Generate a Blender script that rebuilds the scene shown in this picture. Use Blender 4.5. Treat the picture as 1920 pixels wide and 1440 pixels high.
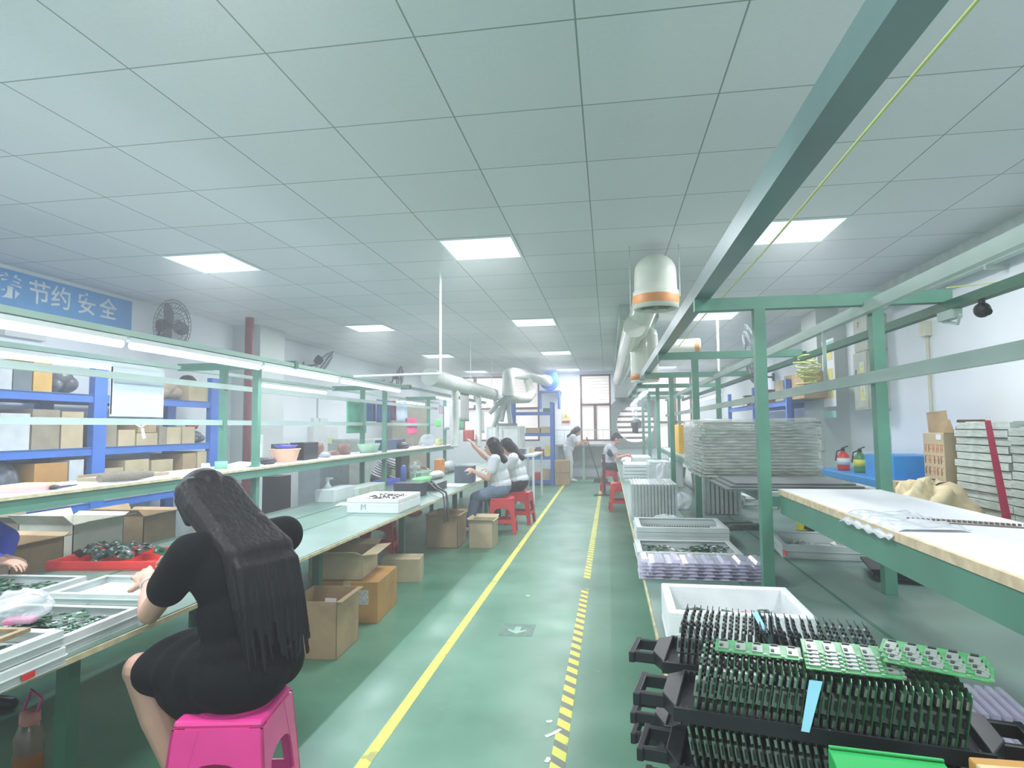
import bpy, math, random
from math import sin, cos, pi, radians, sqrt
from mathutils import Vector, Matrix, Euler
random.seed(7)
for o in list(bpy.data.objects): bpy.data.objects.remove(o)
SC = bpy.context.scene
COL = SC.collection
# ---------------------------------------------------------------- camera
CH = 1.34                       # camera height
CZ = 2.80                       # ceiling height
FPX = 1148.6
YAW, PITCH, ROLL = .15486, .0702, -.0085
_F = Vector((-sin(YAW)*cos(PITCH), cos(YAW)*cos(PITCH), sin(PITCH)))
_r = Vector((cos(YAW), sin(YAW), 0)); _u = _r.cross(_F)
_R = cos(ROLL)*_r + sin(ROLL)*_u; _U = -sin(ROLL)*_r + cos(ROLL)*_u
CAMP = Vector((0, 0, CH))
cam = bpy.data.cameras.new('camera'); camo = bpy.data.objects.new('camera', cam); COL.objects.link(camo)
cam.sensor_width = 36; cam.lens = 36*FPX/1920; cam.clip_start = .05; cam.clip_end = 100
camo.matrix_world = Matrix(((_R.x, _U.x, -_F.x, 0), (_R.y, _U.y, -_F.y, 0), (_R.z, _U.z, -_F.z, CH), (0, 0, 0, 1)))
SC.camera = camo
def at(px, py, x=None, y=None, z=None):
    """the point on the plane x=, y= or z= that the photograph shows at pixel px, py"""
    d = _F + (px-960)/FPX*_R - (py-720)/FPX*_U
    t = x/d.x if x is not None else y/d.y if y is not None else (z-CH)/d.z
    return CAMP + d*t
# ---------------------------------------------------------------- world, view, light levels
SC.view_settings.view_transform = 'Standard'; SC.view_settings.look = 'None'
SC.view_settings.exposure = 0.15; SC.view_settings.gamma = 1.0; SC.view_settings.use_curve_mapping = False
W = bpy.data.worlds.new('world'); SC.world = W; W.use_nodes = True
W.node_tree.nodes['Background'].inputs[0].default_value = (.75, .9, 1, 1)
W.node_tree.nodes['Background'].inputs[1].default_value = .8
SC.cycles.max_bounces = 8; SC.cycles.diffuse_bounces = 5; SC.cycles.transparent_max_bounces = 16
SC.cycles.sample_clamp_indirect = 6
PANEL_W = 45.0
TUBE_W = 12.0
LCOL = (.95, .945, 1.0)
def area_light(name, loc, sx, sy, watts, parent=None):
    l = bpy.data.lights.new(name, 'AREA'); l.shape = 'RECTANGLE'; l.size = sx; l.size_y = sy
    l.energy = watts; l.color = LCOL
    o = bpy.data.objects.new(name, l); COL.objects.link(o); o.location = loc; o.visible_camera = False
    if parent: o.parent = parent
    return o
# ---------------------------------------------------------------- materials
def lin(c):
    return tuple(((v/255)/12.92 if v/255 <= .04045 else ((v/255+.055)/1.055)**2.4) for v in c) + (1,)
MATS = {}
def mat(name, rgb, rough=.6, metal=0, var=.08, scale=8, bump=0, bscale=60, alpha=1, trans=0, ior=1.45, emit=0, spec=.5, stretch=None, coat=0):
    if name in MATS: return MATS[name]
    m = bpy.data.materials.new(name); MATS[name] = m; m.use_nodes = True
    nt = m.node_tree; N = nt.nodes; L = nt.links; b = N['Principled BSDF']
    tc = N.new('ShaderNodeTexCoord'); mp = N.new('ShaderNodeMapping'); L.new(tc.outputs['Object'], mp.inputs[0])
    if stretch: mp.inputs['Scale'].default_value = stretch
    n = N.new('ShaderNodeTexNoise'); n.inputs['Scale'].default_value = scale; n.inputs['Detail'].default_value = 4
    L.new(mp.outputs[0], n.inputs['Vector'])
    r = N.new('ShaderNodeValToRGB'); c = lin(rgb)
    r.color_ramp.elements[0].position = .3; r.color_ramp.elements[1].position = .7
    r.color_ramp.elements[0].color = tuple(max(0, v*(1-var*2)) for v in c[:3])+(1,)
    r.color_ramp.elements[1].color = tuple(min(1, v*(1+var)) for v in c[:3])+(1,)
    L.new(n.outputs[0], r.inputs[0]); L.new(r.outputs[0], b.inputs['Base Color'])
    b.inputs['Roughness'].default_value = rough; b.inputs['Metallic'].default_value = metal
    b.inputs['Specular IOR Level'].default_value = spec
    b.inputs['Coat Weight'].default_value = coat
    if alpha < 1: b.inputs['Alpha'].default_value = alpha
    if trans: b.inputs['Transmission Weight'].default_value = trans; b.inputs['IOR'].default_value = ior
    if emit:
        L.new(r.outputs[0], b.inputs['Emission Color']); b.inputs['Emission Strength'].default_value = emit
    if bump:
        n2 = N.new('ShaderNodeTexNoise'); n2.inputs['Scale'].default_value = bscale; n2.inputs['Detail'].default_value = 3
        L.new(mp.outputs[0], n2.inputs['Vector'])
        bp = N.new('ShaderNodeBump'); bp.inputs['Strength'].default_value = bump; bp.inputs['Distance'].default_value = .01
        L.new(n2.outputs[0], bp.inputs['Height']); L.new(bp.outputs[0], b.inputs['Normal'])
    return m
def math_node(nt, op, a, b=None):
    n = nt.nodes.new('ShaderNodeMath'); n.operation = op
    for i, v in enumerate((a, b)):
        if v is None: continue
        if isinstance(v, (int, float)): n.inputs[i].default_value = v
        else: nt.links.new(v, n.inputs[i])
    return n.outputs[0]
# ---------------------------------------------------------------- mesh helpers
class MB:
    """collects shapes and links them as ONE mesh object"""
    def __init__(s, T=None): s.v = []; s.f = []; s.mi = []; s.sm = []; s.T = T
    def add(s, vs, fs, mi=0, smooth=False, T=None):
        k = len(s.v)
        for p in vs:
            p = Vector(p)
            if T is not None: p = T @ p
            if s.T is not None: p = s.T @ p
            s.v.append(p)
        for f in fs: s.f.append([i+k for i in f]); s.mi.append(mi); s.sm.append(smooth)
        return s
    def box(s, c, d, mi=0, rot=None, taper=1.0):
        x, y, z = d[0]/2, d[1]/2, d[2]/2; t = taper
        vs = [(-x*t, -y*t, -z), (x*t, -y*t, -z), (x*t, y*t, -z), (-x*t, y*t, -z), (-x, -y, z), (x, -y, z), (x, y, z), (-x, y, z)]
        T = Matrix.Translation(c)
        if rot is not None: T = T @ (Euler(rot).to_matrix().to_4x4() if not isinstance(rot, Matrix) else rot)
        return s.add(vs, [(3, 2, 1, 0), (4, 5, 6, 7), (0, 1, 5, 4), (1, 2, 6, 5), (2, 3, 7, 6), (3, 0, 4, 7)], mi, False, T)
    def b(s, x0, x1, y0, y1, z0, z1, mi=0):
        return s.box(((x0+x1)/2, (y0+y1)/2, (z0+z1)/2), (abs(x1-x0), abs(y1-y0), abs(z1-z0)), mi)
    def tube(s, pts, r, n=10, mi=0, caps=True, smooth=True):
        pts = [Vector(p) for p in pts]; m = len(pts)
        rs = list(r) if isinstance(r, (list, tuple)) else [r]*m
        vs = []; fs = []
        t0 = (pts[1]-pts[0]).normalized()
        a = Vector((0, 0, 1)) if abs(t0.z) < .9 else Vector((1, 0, 0))
        u = t0.cross(a).normalized(); w = t0.cross(u)
        pt = t0
        for i, p in enumerate(pts):
            t = ((pts[min(i+1, m-1)]-pts[i]).normalized() + (pts[i]-pts[max(i-1, 0)]).normalized())
            t = t.normalized() if t.length > 1e-6 else pt
            q = pt.rotation_difference(t); u = q @ u; w = q @ w; pt = t
            for k in range(n):
                g = 2*pi*k/n; vs.append(p + (u*cos(g)+w*sin(g))*rs[i])
        for i in range(m-1):
            for k in range(n):
                k2 = (k+1) % n
                fs.append((i*n+k, i*n+k2, (i+1)*n+k2, (i+1)*n+k))
        s.add(vs, fs, mi, smooth)
        if caps:
            s.add(vs[:n], [tuple(range(n))], mi); s.add(vs[-n:], [tuple(reversed(range(n)))], mi)
        return s
    def cyl(s, p0, p1, r, r1=None, n=16, mi=0, caps=True):
        return s.tube([p0, p1], [r, r if r1 is None else r1], n, mi, caps)
    def lathe(s, prof, c=(0, 0, 0), n=24, mi=0, rot=None, sx=1, sy=1):
        T = Matrix.Translation(c)
        if rot is not None: T = T @ Euler(rot).to_matrix().to_4x4()
        vs = [(r*cos(2*pi*k/n)*sx, r*sin(2*pi*k/n)*sy, z) for r, z in prof for k in range(n)]
        fs = [(i*n+k, i*n+(k+1) % n, (i+1)*n+(k+1) % n, (i+1)*n+k) for i in range(len(prof)-1) for k in range(n)]
        return s.add(vs, fs, mi, True, T)
    def ell(s, c, r, rot=None, mi=0, nu=14, nv=9):
        T = Matrix.Translation(c)
        if rot is not None: T = T @ Euler(rot).to_matrix().to_4x4()
        vs = [(0, 0, r[2])] + [(r[0]*sin(pi*i/nv)*cos(2*pi*k/nu), r[1]*sin(pi*i/nv)*sin(2*pi*k/nu), r[2]*cos(pi*i/nv)) for i in range(1, nv) for k in range(nu)] + [(0, 0, -r[2])]
        fs = [(0, 1+k, 1+(k+1) % nu) for k in range(nu)]
        for i in range(nv-2):
            for k in range(nu): fs.append((1+i*nu+k, 1+(i+1)*nu+k, 1+(i+1)*nu+(k+1) % nu, 1+i*nu+(k+1) % nu))
        e = len(vs)-1; fs += [(e, 1+(nv-2)*nu+(k+1) % nu, 1+(nv-2)*nu+k) for k in range(nu)]
        return s.add(vs, fs, mi, True, T)
    def prism(s, poly, z0, z1, mi=0, T=None, smooth=False):
        n = len(poly)
        vs = [(x, y, z0) for x, y in poly] + [(x, y, z1) for x, y in poly]
        fs = [tuple(reversed(range(n))), tuple(range(n, 2*n))] + [(k, (k+1) % n, n+(k+1) % n, n+k) for k in range(n)]
        return s.add(vs, fs, mi, smooth, T)
    def quad(s, a, b, c, d, mi=0): return s.add([a, b, c, d], [(0, 1, 2, 3)], mi)
    def sheet(s, a, b, c, d, t, mi=0):
        """a thin slab with corners a b c d and thickness t"""
        a, b, c, d = map(Vector, (a, b, c, d)); n = (b-a).cross(d-a).normalized()*t
        vs = [a, b, c, d, a+n, b+n, c+n, d+n]
        return s.add(vs, [(3, 2, 1, 0), (4, 5, 6, 7), (0, 1, 5, 4), (1, 2, 6, 5), (2, 3, 7, 6), (3, 0, 4, 7)], mi)
    def grid(s, fn, nu, nv, mi=0, smooth=True):
        vs = [fn(i/nu, j/nv) for j in range(nv+1) for i in range(nu+1)]
        fs = [(j*(nu+1)+i, j*(nu+1)+i+1, (j+1)*(nu+1)+i+1, (j+1)*(nu+1)+i) for j in range(nv) for i in range(nu)]
        return s.add(vs, fs, mi, smooth)
    def build(s, name, mats, parent=None, bevel=0, solid=0, mods=()):
        me = bpy.data.meshes.new(name); me.from_pydata([tuple(p) for p in s.v], [], s.f)
        for m in (mats if isinstance(mats, (list, tuple)) else [mats]): me.materials.append(m)
        for p, mi, sm in zip(me.polygons, s.mi, s.sm): p.material_index = mi; p.use_smooth = sm
        me.update()
        o = bpy.data.objects.new(name, me); COL.objects.link(o)
        if parent: o.parent = parent
        if solid:
            md = o.modifiers.new('solid', 'SOLIDIFY'); md.thickness = solid; md.offset = 0
        if bevel:
            md = o.modifiers.new('bevel', 'BEVEL'); md.width = bevel; md.segments = 2; md.limit_method = 'ANGLE'
        return o
def tag(o, label, cat, group=None, kind=None):
    o['label'] = label; o['category'] = cat
    if group: o['group'] = group
    if kind: o['kind'] = kind
    return o
def struct(o): o['kind'] = 'structure'; return o
def thing(name, label, cat, loc=(0, 0, 0), rz=0, group=None):
    o = bpy.data.objects.new(name, None); COL.objects.link(o); o.location = loc; o.rotation_euler = (0, 0, rz)
    o.empty_display_size = .05
    return tag(o, label, cat, group)
def kids(o): return [c for c in bpy.data.objects if c.parent == o]
def copy_tree(o, parent=None):
    c = o.copy(); COL.objects.link(c)
    if parent: c.parent = parent
    for ch in kids(o): copy_tree(ch, c)
    return c
def dup(o, loc, rz, label, group=None):
    c = copy_tree(o); c.location = loc; c.rotation_euler = (0, 0, rz); c['label'] = label
    if group: c['group'] = group
    return c
def text_obj(name, s, size, loc, rot, m, parent=None, align='CENTER', ext=.001, bold=0):
    cu = bpy.data.curves.new(name, 'FONT'); cu.body = s; cu.size = size; cu.align_x = align; cu.align_y = 'CENTER'; cu.extrude = ext; cu.offset = bold
    tmp = bpy.data.objects.new(name+'_tmp', cu); COL.objects.link(tmp)
    bpy.context.view_layer.update()
    me = bpy.data.meshes.new_from_object(tmp.evaluated_get(bpy.context.evaluated_depsgraph_get())); me.name = name
    bpy.data.objects.remove(tmp)
    me.materials.clear(); me.materials.append(m)
    o = bpy.data.objects.new(name, me); COL.objects.link(o); o.location = loc; o.rotation_euler = rot
    if parent: o.parent = parent
    return o
# ================================================================ shell materials
def floor_mat():
    m = bpy.data.materials.new('green epoxy floor'); m.use_nodes = True; nt = m.node_tree; N = nt.nodes; L = nt.links; b = N['Principled BSDF']
    tc = N.new('ShaderNodeTexCoord')
    n = N.new('ShaderNodeTexNoise'); n.inputs['Scale'].default_value = 1.6; n.inputs['Detail'].default_value = 5; L.new(tc.outputs['Object'], n.inputs['Vector'])
    r = N.new('ShaderNodeValToRGB'); r.color_ramp.elements[0].color = lin((70, 124, 98)); r.color_ramp.elements[1].color = lin((103, 152, 128))
    r.color_ramp.elements[0].position = .3; r.color_ramp.elements[1].position = .72; L.new(n.outputs[0], r.inputs[0])
    n2 = N.new('ShaderNodeTexNoise'); n2.inputs['Scale'].default_value = 4.5; n2.inputs['Detail'].default_value = 8; n2.inputs['Roughness'].default_value = .75; L.new(tc.outputs['Object'], n2.inputs['Vector'])
    r2 = N.new('ShaderNodeValToRGB'); r2.color_ramp.elements[0].position = .62; r2.color_ramp.elements[1].position = .8
    r2.color_ramp.elements[0].color = (0, 0, 0, 1); r2.color_ramp.elements[1].color = (.55, .55, .55, 1); L.new(n2.outputs[0], r2.inputs[0])
    mx = N.new('ShaderNodeMix'); mx.data_type = 'RGBA'; L.new(r2.outputs[0], mx.inputs[0]); L.new(r.outputs[0], mx.inputs[6]); mx.inputs[7].default_value = lin((150, 175, 150))
    L.new(mx.outputs[2], b.inputs['Base Color'])
    n3 = N.new('ShaderNodeTexNoise'); n3.inputs['Scale'].default_value = 3; n3.inputs['Detail'].default_value = 5; L.new(tc.outputs['Object'], n3.inputs['Vector'])
    mr = N.new('ShaderNodeMapRange'); mr.inputs['To Min'].default_value = .22; mr.inputs['To Max'].default_value = .5; L.new(n3.outputs[0], mr.inputs[0]); L.new(mr.outputs[0], b.inputs['Roughness'])
    return m
TX0, TY0, TS = -.089, 2.116, .6
def ceiling_mat():
    m = bpy.data.materials.new('ceiling tiles'); m.use_nodes = True; nt = m.node_tree; N = nt.nodes; L = nt.links; b = N['Principled BSDF']
    g = N.new('ShaderNodeNewGeometry'); sp = N.new('ShaderNodeSeparateXYZ'); L.new(g.outputs['Position'], sp.inputs[0])
    def line(o, off):
        a = math_node(nt, 'ADD', o, -off+100*TS); a = math_node(nt, 'DIVIDE', a, TS); a = math_node(nt, 'FRACT', a)
        a = math_node(nt, 'SUBTRACT', a, .5); a = math_node(nt, 'ABSOLUTE', a); return math_node(nt, 'GREATER_THAN', a, .5-.006)
    e = math_node(nt, 'MAXIMUM', line(sp.outputs[0], TX0), line(sp.outputs[1], TY0))
    wn = N.new('ShaderNodeTexWhiteNoise'); wn.noise_dimensions = '2D'
    vm = N.new('ShaderNodeVectorMath'); vm.operation = 'SUBTRACT'; L.new(g.outputs['Position'], vm.inputs[0]); vm.inputs[1].default_value = (TX0, TY0, 0)
    v2 = N.new('ShaderNodeVectorMath'); v2.operation = 'DIVIDE'; L.new(vm.outputs[0], v2.inputs[0]); v2.inputs[1].default_value = (TS, TS, 1)
    v3 = N.new('ShaderNodeVectorMath'); v3.operation = 'FLOOR'; L.new(v2.outputs[0], v3.inputs[0]); L.new(v3.outputs[0], wn.inputs[0])
    n = N.new('ShaderNodeTexNoise'); n.inputs['Scale'].default_value = 45; n.inputs['Detail'].default_value = 4; L.new(g.outputs['Position'], n.inputs['Vector'])
    mixv = math_node(nt, 'ADD', math_node(nt, 'MULTIPLY', wn.outputs[0], .45), math_node(nt, 'MULTIPLY', n.outputs[0], .55))
    r = N.new('ShaderNodeValToRGB'); r.color_ramp.elements[0].color = lin((212, 216, 218)); r.color_ramp.elements[1].color = lin((226, 230, 232)); L.new(mixv, r.inputs[0])
    mx = N.new('ShaderNodeMix'); mx.data_type = 'RGBA'; L.new(e, mx.inputs[0]); L.new(r.outputs[0], mx.inputs[6]); mx.inputs[7].default_value = lin((134, 150, 143))
    L.new(mx.outputs[2], b.inputs['Base Color']); b.inputs['Roughness'].default_value = .85
    bp = N.new('ShaderNodeBump'); bp.inputs['Strength'].default_value = .25; bp.inputs['Distance'].default_value = .004
    L.new(math_node(nt, 'SUBTRACT', n.outputs[0], math_node(nt, 'MULTIPLY', e, 2)), bp.inputs['Height']); L.new(bp.outputs[0], b.inputs['Normal'])
    return m
WALLM = mat('white wall paint', (238, 246, 250), .75, var=.03, scale=1.2, bump=.1, bscale=30)
GREEN = mat('green frame paint', (80, 134, 113), .45, var=.08, scale=5)
GREEND = mat('dark green frame paint', (52, 108, 86), .5, var=.1, scale=5)
RAIL = mat('pale grey aluminium duct', (176, 196, 186), .5, var=.05, scale=4)
WHITEP = mat('white plastic', (222, 230, 228), .4, var=.03)
BLACKP = mat('black plastic', (26, 28, 32), .4, var=.15)
XL, XR, YB, YF = -5.2, 2.97, -3.2, 16.6
# ================================================================ setting
struct(MB().b(XL-.1, XR+.1, YB-.1, YF+.1, -.1, 0).build('floor', floor_mat()))
struct(MB().b(XL-.1, XR+.1, YB-.1, YF+.1, CZ, CZ+.1).build('ceiling', ceiling_mat()))
struct(MB().b(XL-.12, XL, YB, YF, 0, CZ).build('wall_left', WALLM))
struct(MB().b(XR, XR+.12, YB, YF, 0, CZ).build('wall_right', WALLM))
struct(MB().b(XL, XR, YB-.12, YB, 0, CZ).build('wall_back', WALLM))
w = MB()                                                   # far wall with its window openings
OPEN = []
def opening(px0, px1, py0, py1):
    a = at(px0, py0, y=YF); b = at(px1, py1, y=YF); OPEN.append((a.x, b.x, b.z, min(a.z, CZ-.06))); return OPEN[-1]
WIN1 = opening(1087, 1147, 700, 827)
WIN2 = opening(868, 1012, 703, 827)
WIN3 = opening(1232, 1300, 697, 842)
xs = XL
for x0, x1, z0, z1 in sorted(OPEN):
    w.b(xs, x0, YF, YF+.15, 0, CZ); w.b(x0, x1, YF, YF+.15, 0, z0); w.b(x0, x1, YF, YF+.15, z1, CZ); xs = x1
w.b(xs, XR, YF, YF+.15, 0, CZ)
struct(w.build('wall_far', WALLM))
PANE = mat('frosted window pane in daylight', (226, 222, 218), .5, var=.04, scale=2, emit=.78)  # the pane itself glows, standing in for daylight from outside
BROWNF = mat('brown window frame', (112, 88, 84), .5)
def window(n, o, rows, cols, tr):
    x0, x1, z0, z1 = o
    p = struct(MB().b(x0, x1, YF+.07, YF+.08, z0, z1).build('window_%d' % n, PANE))
    f = MB(); t = .045
    f.b(x0, x1, YF+.0, YF+.1, z0, z0+t); f.b(x0, x1, YF+.0, YF+.1, z1-t, z1); f.b(x0, x0+t, YF, YF+.1, z0, z1); f.b(x1-t, x1, YF, YF+.1, z0, z1)
    for r in rows: f.b(x0, x1, YF, YF+.1, z0+(z1-z0)*r-t*.7, z0+(z1-z0)*r+t*.7)
    for c, lo, hi in cols: f.b(x0+(x1-x0)*c-t*.9, x0+(x1-x0)*c+t*.9, YF, YF+.1, z0+(z1-z0)*lo, z0+(z1-z0)*hi)
    f.build('window_frame', BROWNF, p)
    if tr:
        l = MB()
        for k in range(9): l.b(x0, x1, YF+.055, YF+.069, z0+(z1-z0)*(.58+k*.045), z0+(z1-z0)*(.58+k*.045)+.006)
        l.build('window_blind', mat('pale blind slat', (205, 205, 200), .6), p)
window(1, WIN1, [.545], [(.48, 0, .545)], True)
window(2, WIN2, [.5], [(.22, 0, .5), (.62, 0, .5), (.16, .5, 1), (.45, .5, .5)], True)
window(3, WIN3, [.35, .72], [(.5, 0, 1)], True)
struct(MB().b(XR-.1, XR, YB, YF, CZ-.2, CZ).build('trim_1', mat('grey white beam paint', (200, 214, 210), .7)))
struct(MB().b(XR-.035, XR, YB, YF, 0, .1).build('baseboard_right', mat('grey baseboard', (150, 165, 160), .6)))
# pilaster on the left wall and column on the right wall
c0 = at(402, 611, z=CZ); 
struct(MB().b(XL, -4.78, 7.85, 8.5, 0, CZ).build('wall_left_pilaster', mat('grey pilaster paint', (196, 208, 204), .7, var=.03, scale=1)))
PIL = at(1590, 700, x=XR)
struct(MB().b(2.62, XR, PIL.y, PIL.y+.6, 0, CZ).build('wall_right_pilaster', mat('grey pilaster paint', (190, 204, 200), .7)))
struct(MB().b(.16, .62, 7.4, YF, 2.62, CZ).build('trim_2', mat('soffit paint', (186, 204, 196), .7)))
# aisle tapes on the floor
def tape(name, xa, xb, y0, y1, wd, label, fade):
    m = bpy.data.materials.new('hazard tape'); m.use_nodes = True; nt = m.node_tree; N = nt.nodes; L = nt.links; b = N['Principled BSDF']
    g = N.new('ShaderNodeNewGeometry'); sp = N.new('ShaderNodeSeparateXYZ'); L.new(g.outputs['Position'], sp.inputs[0])
    a = math_node(nt, 'ADD', sp.outputs[1], math_node(nt, 'MULTIPLY', sp.outputs[0], .9)); a = math_node(nt, 'FRACT', math_node(nt, 'DIVIDE', math_node(nt, 'ADD', a, 20), .125))
    a = math_node(nt, 'GREATER_THAN', a, .56)
    n = N.new('ShaderNodeTexNoise'); n.inputs['Scale'].default_value = 7; L.new(g.outputs['Position'], n.inputs['Vector'])
    a = math_node(nt, 'MULTIPLY', a, fade)
    mx = N.new('ShaderNodeMix'); mx.data_type = 'RGBA'; L.new(a, mx.inputs[0]); mx.inputs[6].default_value = lin((222, 222, 92)); mx.inputs[7].default_value = lin((118, 128, 112))
    mx2 = N.new('ShaderNodeMix'); mx2.data_type = 'RGBA'; L.new(math_node(nt, 'MULTIPLY', math_node(nt, 'GREATER_THAN', n.outputs[0], .64), .6), mx2.inputs[0]); L.new(mx.outputs[2], mx2.inputs[6]); mx2.inputs[7].default_value = lin((130, 140, 100))
    L.new(mx2.outputs[2], b.inputs['Base Color']); b.inputs['Roughness'].default_value = .5
    o = MB().add([(xa(y0)-wd/2, y0, .0012), (xa(y0)+wd/2, y0, .0012), (xa(y1)+wd/2, y1, .0012), (xa(y1)-wd/2, y1, .0012), (xa(y0)-wd/2, y0, .0), (xa(y0)+wd/2, y0, .0), (xa(y1)+wd/2, y1, .0), (xa(y1)-wd/2, y1, .0)],
        [(0, 1, 2, 3), (0, 4, 5, 1), (1, 5, 6, 2), (2, 6, 7, 3), (3, 7, 4, 0)]).build(name, m)
    return tag(o, label, 'tape')
tape('floor_tape', lambda y: -.985-.0035*y, 0, 1.2, 16.2, .055, 'solid yellow line tape along the left side of the green aisle floor', .22)
tape('floor_tape', lambda y: -.235+.004*y, 0, 1.2, 5.2, .06, 'yellow and grey striped hazard tape on the near right side of the aisle', 1.0)
tape('floor_tape', lambda y: -.235+.004*y, 0, 5.55, 16.2, .06, 'farther yellow striped tape running down the right side of the aisle', .7)
# ================================================================ ceiling lamps
DIFF = bpy.data.materials.new('lit panel diffuser'); DIFF.use_nodes = True
_n = DIFF.node_tree; _e = _n.nodes.new('ShaderNodeEmission'); _e.inputs[0].default_value = lin((212, 239, 255)); _e.inputs[1].default_value = 1.35
_n.links.new(_e.outputs[0], _n.nodes['Material Output'].inputs[0])
def panel(cx, cy, label):
    t = thing('ceiling_light', label, 'light', (cx, cy, CZ), 0, 'square panel lights in the ceiling')
    MB().b(-.298, .298, -.298, -.28, -.012, -.001).b(-.298, .298, .28, .298, -.012, -.001).b(-.298, -.28, -.28, .28, -.012, -.001).b(.28, .298, -.28, .28, -.012, -.001).build('light_frame', WHITEP, t)
    MB().b(-.28, .28, -.28, .28, -.008, -.001).build('diffuser', DIFF, t)
    area_light('panel_lamp', (cx, cy, CZ-.016), .56, .56, PANEL_W)
    return t
colname = {-3.389: 'left', -.989: 'middle', 1.411: 'right'}
rowname = {4.816: 'nearest', 8.416: 'second', 12.016: 'third', 15.616: 'farthest'}
for cx in colname:
    for cy in rowname:
        panel(cx, cy, 'bright square ceiling panel light, %s of the %s row' % (rowname[cy], colname[cx]))
for cx in colname:            # the lamps of the same grid over and behind the camera
    for cy in (1.216, -2.0):
        area_light('panel_lamp', (cx, cy, CZ-.016), .56, .56, PANEL_W)
# ================================================================ work line benches
BZ = .62
MATG = mat('green antistatic mat', (104, 136, 122), .32, var=.1, scale=3, spec=.6)
MATD = mat('grey green mat', (112, 140, 128), .35, var=.1, scale=2)
WOODE = mat('pale worn wood edge', (196, 188, 150), .6, var=.15, scale=20)
def bench(name, label, xf, xb, y0, y1, sgn, legs):
    """xf: aisle edge, xb: back edge; sgn: direction from the aisle inward"""
    t = thing(name, label, 'workbench', (0, 0, 0))
    xa, xc = min(xf, xb), max(xf, xb)
    MB().b(xa, xc, y0, y1, BZ-.022, BZ-.004).build('bench_top', WOODE, t)
    g1, g2 = xf+sgn*.43, xf+sgn*.77
    m = MB(); m.b(xf+sgn*.008, g1, y0, y1, BZ-.004, BZ, 0); m.b(g1+sgn*.012, g2, y0, y1, BZ-.004, BZ, 0); m.b(g2+sgn*.012, xb, y0, y1, BZ-.004, BZ, 0)
    m.build('bench_mat', MATG, t)
    MB().b(g2+sgn*.0, g2+sgn*.012, y0, y1, BZ-.003, BZ+.003).b(g1, g1+sgn*.012, y0, y1, BZ-.004, BZ-.002).build('groove_strip', GREEND, t)
    f = MB(); f.b(xf+sgn*.2, xf+sgn*.24, y0, y1, BZ-.08, BZ-.022); f.b(xb-sgn*.1, xb-sgn*.06, y0, y1, BZ-.08, BZ-.022)
    for y in legs: f.b(min(xf+sgn*.2, xb-sgn*.06), max(xf+sgn*.2, xb-sgn*.06), y-.02, y+.02, BZ-.08, BZ-.022)
    f.build('bench_frame', GREEND, t)
    for y in legs:
        MB().b(xf+sgn*.22-.025, xf+sgn*.22+.025, y-.025, y+.025, 0, BZ-.08).build('bench_leg', GREEND, t)
        MB().b(xb-sgn*.08-.025, xb-sgn*.08+.025, y-.025, y+.025, 0, BZ-.08).build('bench_leg', GREEND, t)
    return t
bench('assembly_bench', 'long green topped assembly bench along the left side of the aisle', -1.71, -2.9, .5, 12.4, -1, (1.99, 3.9, 5.6, 7.6, 9.6, 11.6))
bench('assembly_bench', 'long green topped assembly bench along the right side of the aisle', .15, 1.6, .6, 13.8, 1, (1.5, 3.2, 5.2, 7.2, 9.2, 11.2, 13.5))
# ================================================================ overhead frames
def frame(name, label, xi, xo, ends, ys, sgn, zt, shelfz, tubes):
    """xi, xo: the two posts of each goalpost; ends: overhang of the cross beam"""
    t = thing(name, label, 'rack', (0, 0, 0)); w = .048
    for y in ys:
        for x in (xi, xo): MB().b(x-w/2, x+w/2, y-w/2, y+w/2, BZ+.001, zt-.04).build('post', GREEN, t)
        MB().b(min(ends), max(ends), y-w/2, y+w/2, zt-.04, zt+.015).build('cross_beam', GREEN, t)
    return t
LY = (1.67, 4.5, 7.33, 10.19); RY = (.3, 2.88, 4.95, 6.8, 8.65, 10.5, 12.3)
fl = frame('bench_rack', 'green steel rack of posts and cross beams standing on the left bench', -2.76, -3.05, (-2.42, -3.45), LY, -1, 1.86, 1.04, True)
fr = frame('bench_rack', 'green steel rack of posts and cross beams standing on the right bench', .68, 1.17, (.40, 1.47), RY, 1, 1.90, 1.06, False)
RAILG = mat('pale green rail paint', (160, 190, 178), .5, var=.06, scale=4)
# lengthwise rails and shelf of the left rack
MB().b(-2.47, -2.43, .4, 12.2, 1.826, 1.856).build('light_rail', RAILG, fl)
MB().b(-3.45, -3.41, .4, 12.2, 1.826, 1.856).build('light_rail', RAILG, fl)
MB().b(-3.075, -3.035, .4, 10.6, 1.375, 1.415).build('cable_duct', RAIL, fl)
MB().b(-3.03, -3.0, .4, 10.6, 1.66, 1.70).build('cable_duct', RAIL, fl)
MB().b(-2.75, -2.71, .4, 10.6, .965, 1.025).b(-3.15, -3.11, .4, 10.6, .965, 1.025).build('shelf_rail', GREEN, fl)
SHW = mat('white laminate shelf board', (224, 228, 232), .4, var=.04, scale=3)
MB().b(-3.16, -2.70, .4, 10.6, 1.026, 1.042).b(-2.71, -2.699, .4, 10.6, 1.026, 1.0415, 1).build('shelf_board', [SHW, WOODE], fl)
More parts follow.
